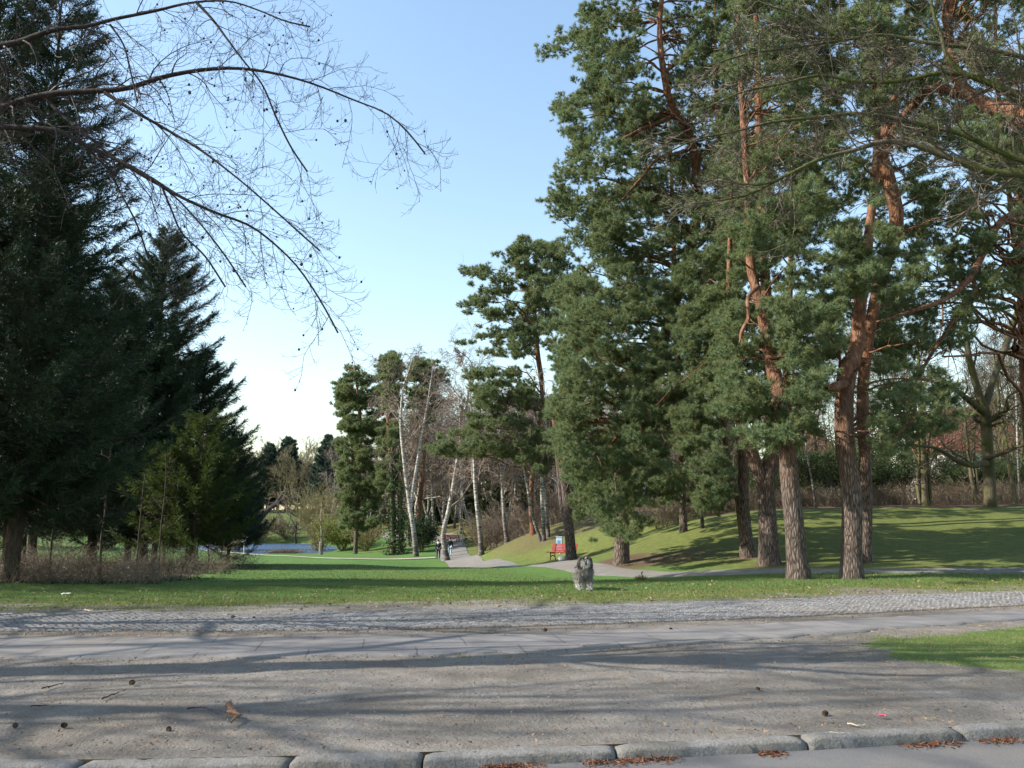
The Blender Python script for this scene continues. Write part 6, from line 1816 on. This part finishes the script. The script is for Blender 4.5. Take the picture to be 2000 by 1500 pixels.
o = bpy.data.objects.new('plastic_bag', me); o.location = (b[0], b[1], b[2] + .10); col.objects.link(o)
tag(o, 'white plastic bag lying under the red slatted bench', 'bag')
# lifebuoy style post by the pond
b = ground_at(476, 101)
H = at(476, 1051, 101)[2] - b[2]
root = thing('sign_post', 'white post with a square white box sign by the pond', 'sign', b)
g_ = Geo(); V, Q = tubes(np.array([[[0, 0, -.1], [0, 0, H * .5], [0, 0, H * .78]]]), np.full((1, 3), .055), 10); g_.add(V, quads=Q); g_.build('post', M['white_paint'], root)
g_ = Geo(); g_.box((-.21, -.08, H * .70), (.21, .08, H * .90)); g_.build('sign_box', M['white_paint'], root, smooth=False)
g_ = Geo(); V, Q = tubes(np.array([[[0, 0, H * .9], [0, 0, H * .97], [0, 0, H]]]), np.array([[.05, .05, .01]]), 8); g_.add(V, quads=Q); g_.build('cap', M['white_paint'], root)
def stake(name, label, u, Y, vtop, r, material, group=None):
    b = ground_at(u, Y); H = at(u, vtop, Y)[2] - b[2]
    rr = np.random.RandomState(int(u))
    z = np.linspace(-.15, H, 6)
    C_ = np.stack([rr.randn(6) * .008, rr.randn(6) * .008, z], 1)
    R = np.array([r, r, r, r, r * .95, r * .6])
    V, Q = tubes(C_[None], R[None], 8)
    V = np.concatenate([V, [[0, 0, H + r * .2]]]); k = len(V) - 1
    tag(mk(name, V, [Q, np.array([[k - 8 + q, k - 8 + (q + 1) % 8, k] for q in range(8)])], material, loc=b), label, 'stake', group)
stake('wooden_stake', 'white wooden stake left of the young pale birch by the pond', 624, 101, 1058, .06, M['pale_wood'])
stake('wooden_post', 'pale wooden post just left of the black footed birch', 863, 84, 1043, .11, M['pale_wood'])
for u, lab in ((894, 'left of three thin stakes around a sapling by the far bench'), (898.5, 'middle of three thin stakes around a sapling by the far bench'), (903, 'right of three thin stakes around a sapling by the far bench')):
    stake('tree_stake', lab, u, 93, 1034, .04, M['pale_wood'], 'stakes around a sapling')

# houses behind the trees
def house(label, x0, x1, Y, depth, zb, ze, zr, dormer=None, chimneys=(), wins=()):
    root = thing('house', label, 'house', ((x0 + x1) / 2, Y, zb))
    hx = (x1 - x0) / 2; e = ze - zb; r = zr - zb
    g_ = Geo(); g_.box((-hx, 0, 0), (hx, depth, e)); g_.build('wall', M['render_white'], root, smooth=False)
    g_ = Geo(); o = .45; hip = hx * .34
    V = [(-hx - o, -o, e - .1), (hx + o, -o, e - .1), (hx + o, depth + o, e - .1), (-hx - o, depth + o, e - .1), (-hx + hip, depth / 2, r), (hx - hip, depth / 2, r)]
    g_.add(V, tris=[[0, 4, 3], [1, 2, 5]], quads=[[0, 1, 5, 4], [2, 3, 4, 5], [0, 3, 2, 1]])
    rf = g_.build('roof', M['roof_red'], root, smooth=False)
    for (cx, cy) in chimneys:
        g_ = Geo(); g_.box((cx - .35, cy - .35, r - 1.8), (cx + .35, cy + .35, r + .9)); g_.box((cx - .42, cy - .42, r + .9), (cx + .42, cy + .42, r + 1.02)); g_.build('chimney', M['brick_chimney'], rf, smooth=False)
    for dx in dormer or ():
        g_ = Geo(); yq = depth * .14
        g_.add([(dx - 1.0, yq, e + .2), (dx + 1.0, yq, e + .2), (dx + 1.0, yq, e + 1.3), (dx, yq, e + 2.1), (dx - 1.0, yq, e + 1.3), (dx - 1.0, depth * .5, e + .2), (dx + 1.0, depth * .5, e + .2), (dx + 1.0, depth * .5, e + 1.3), (dx, depth * .5, e + 2.1), (dx - 1.0, depth * .5, e + 1.3)],
               tris=[[2, 3, 4]], quads=[[0, 1, 2, 4], [1, 6, 7, 2], [5, 0, 4, 9]])
        dm = g_.build('dormer', M['render_white'], rf, smooth=False)
        g_ = Geo(); g_.add([(dx - 1.25, yq - .3, e + 1.15), (dx, yq - .3, e + 2.2), (dx + 1.25, yq - .3, e + 1.15), (dx - 1.25, depth * .5, e + 1.15), (dx, depth * .5, e + 2.2), (dx + 1.25, depth * .5, e + 1.15)], quads=[[0, 1, 4, 3], [1, 2, 5, 4]]); g_.build('dormer_roof', M['roof_red'], rf, smooth=False)
        g_ = Geo(); g_.box((dx - .5, yq - .05, e + .45), (dx + .5, yq - .01, e + 1.3)); g_.build('dormer_window', M['pane'], rf, smooth=False)
    for (wx, wz) in wins:
        g_ = Geo(); g_.box((wx - .6, -.06, wz), (wx + .6, -.003, wz + 1.35)); wf = g_.build('window', M['white_paint'], root, smooth=False)
        g_ = Geo(); g_.box((wx - .5, -.075, wz + .1), (wx - .04, -.062, wz + 1.25)); g_.box((wx + .04, -.075, wz + .1), (wx + .5, -.062, wz + 1.25)); g_.build('pane', M['pane'], wf, smooth=False)
    return root
def zrow(v, Y): return at(1000, v, Y)[2]
Y = 84.0
house('white house with red tiled roof and dormer behind the mossy oak', at(1846, 900, Y)[0], at(2030, 900, Y)[0], Y, 9.0, 2.6, zrow(880, Y), zrow(795, Y + 4.5), dormer=(-1.6, 2.2), chimneys=((3.2, 4.4),), wins=((-3.2, zrow(915, Y) - 2.6), (-.4, zrow(915, Y) - 2.6), (2.6, zrow(915, Y) - 2.6)))
Y = 92.0
house('pale house with red roof glimpsed between the two front pines', at(1560, 900, Y)[0], at(1635, 900, Y)[0], Y, 7.0, 2.6, zrow(882, Y), zrow(838, Y + 3.5), chimneys=((.6, 3.5),), wins=((-1.1, zrow(915, Y) - 2.6), (1.0, zrow(915, Y) - 2.6)))
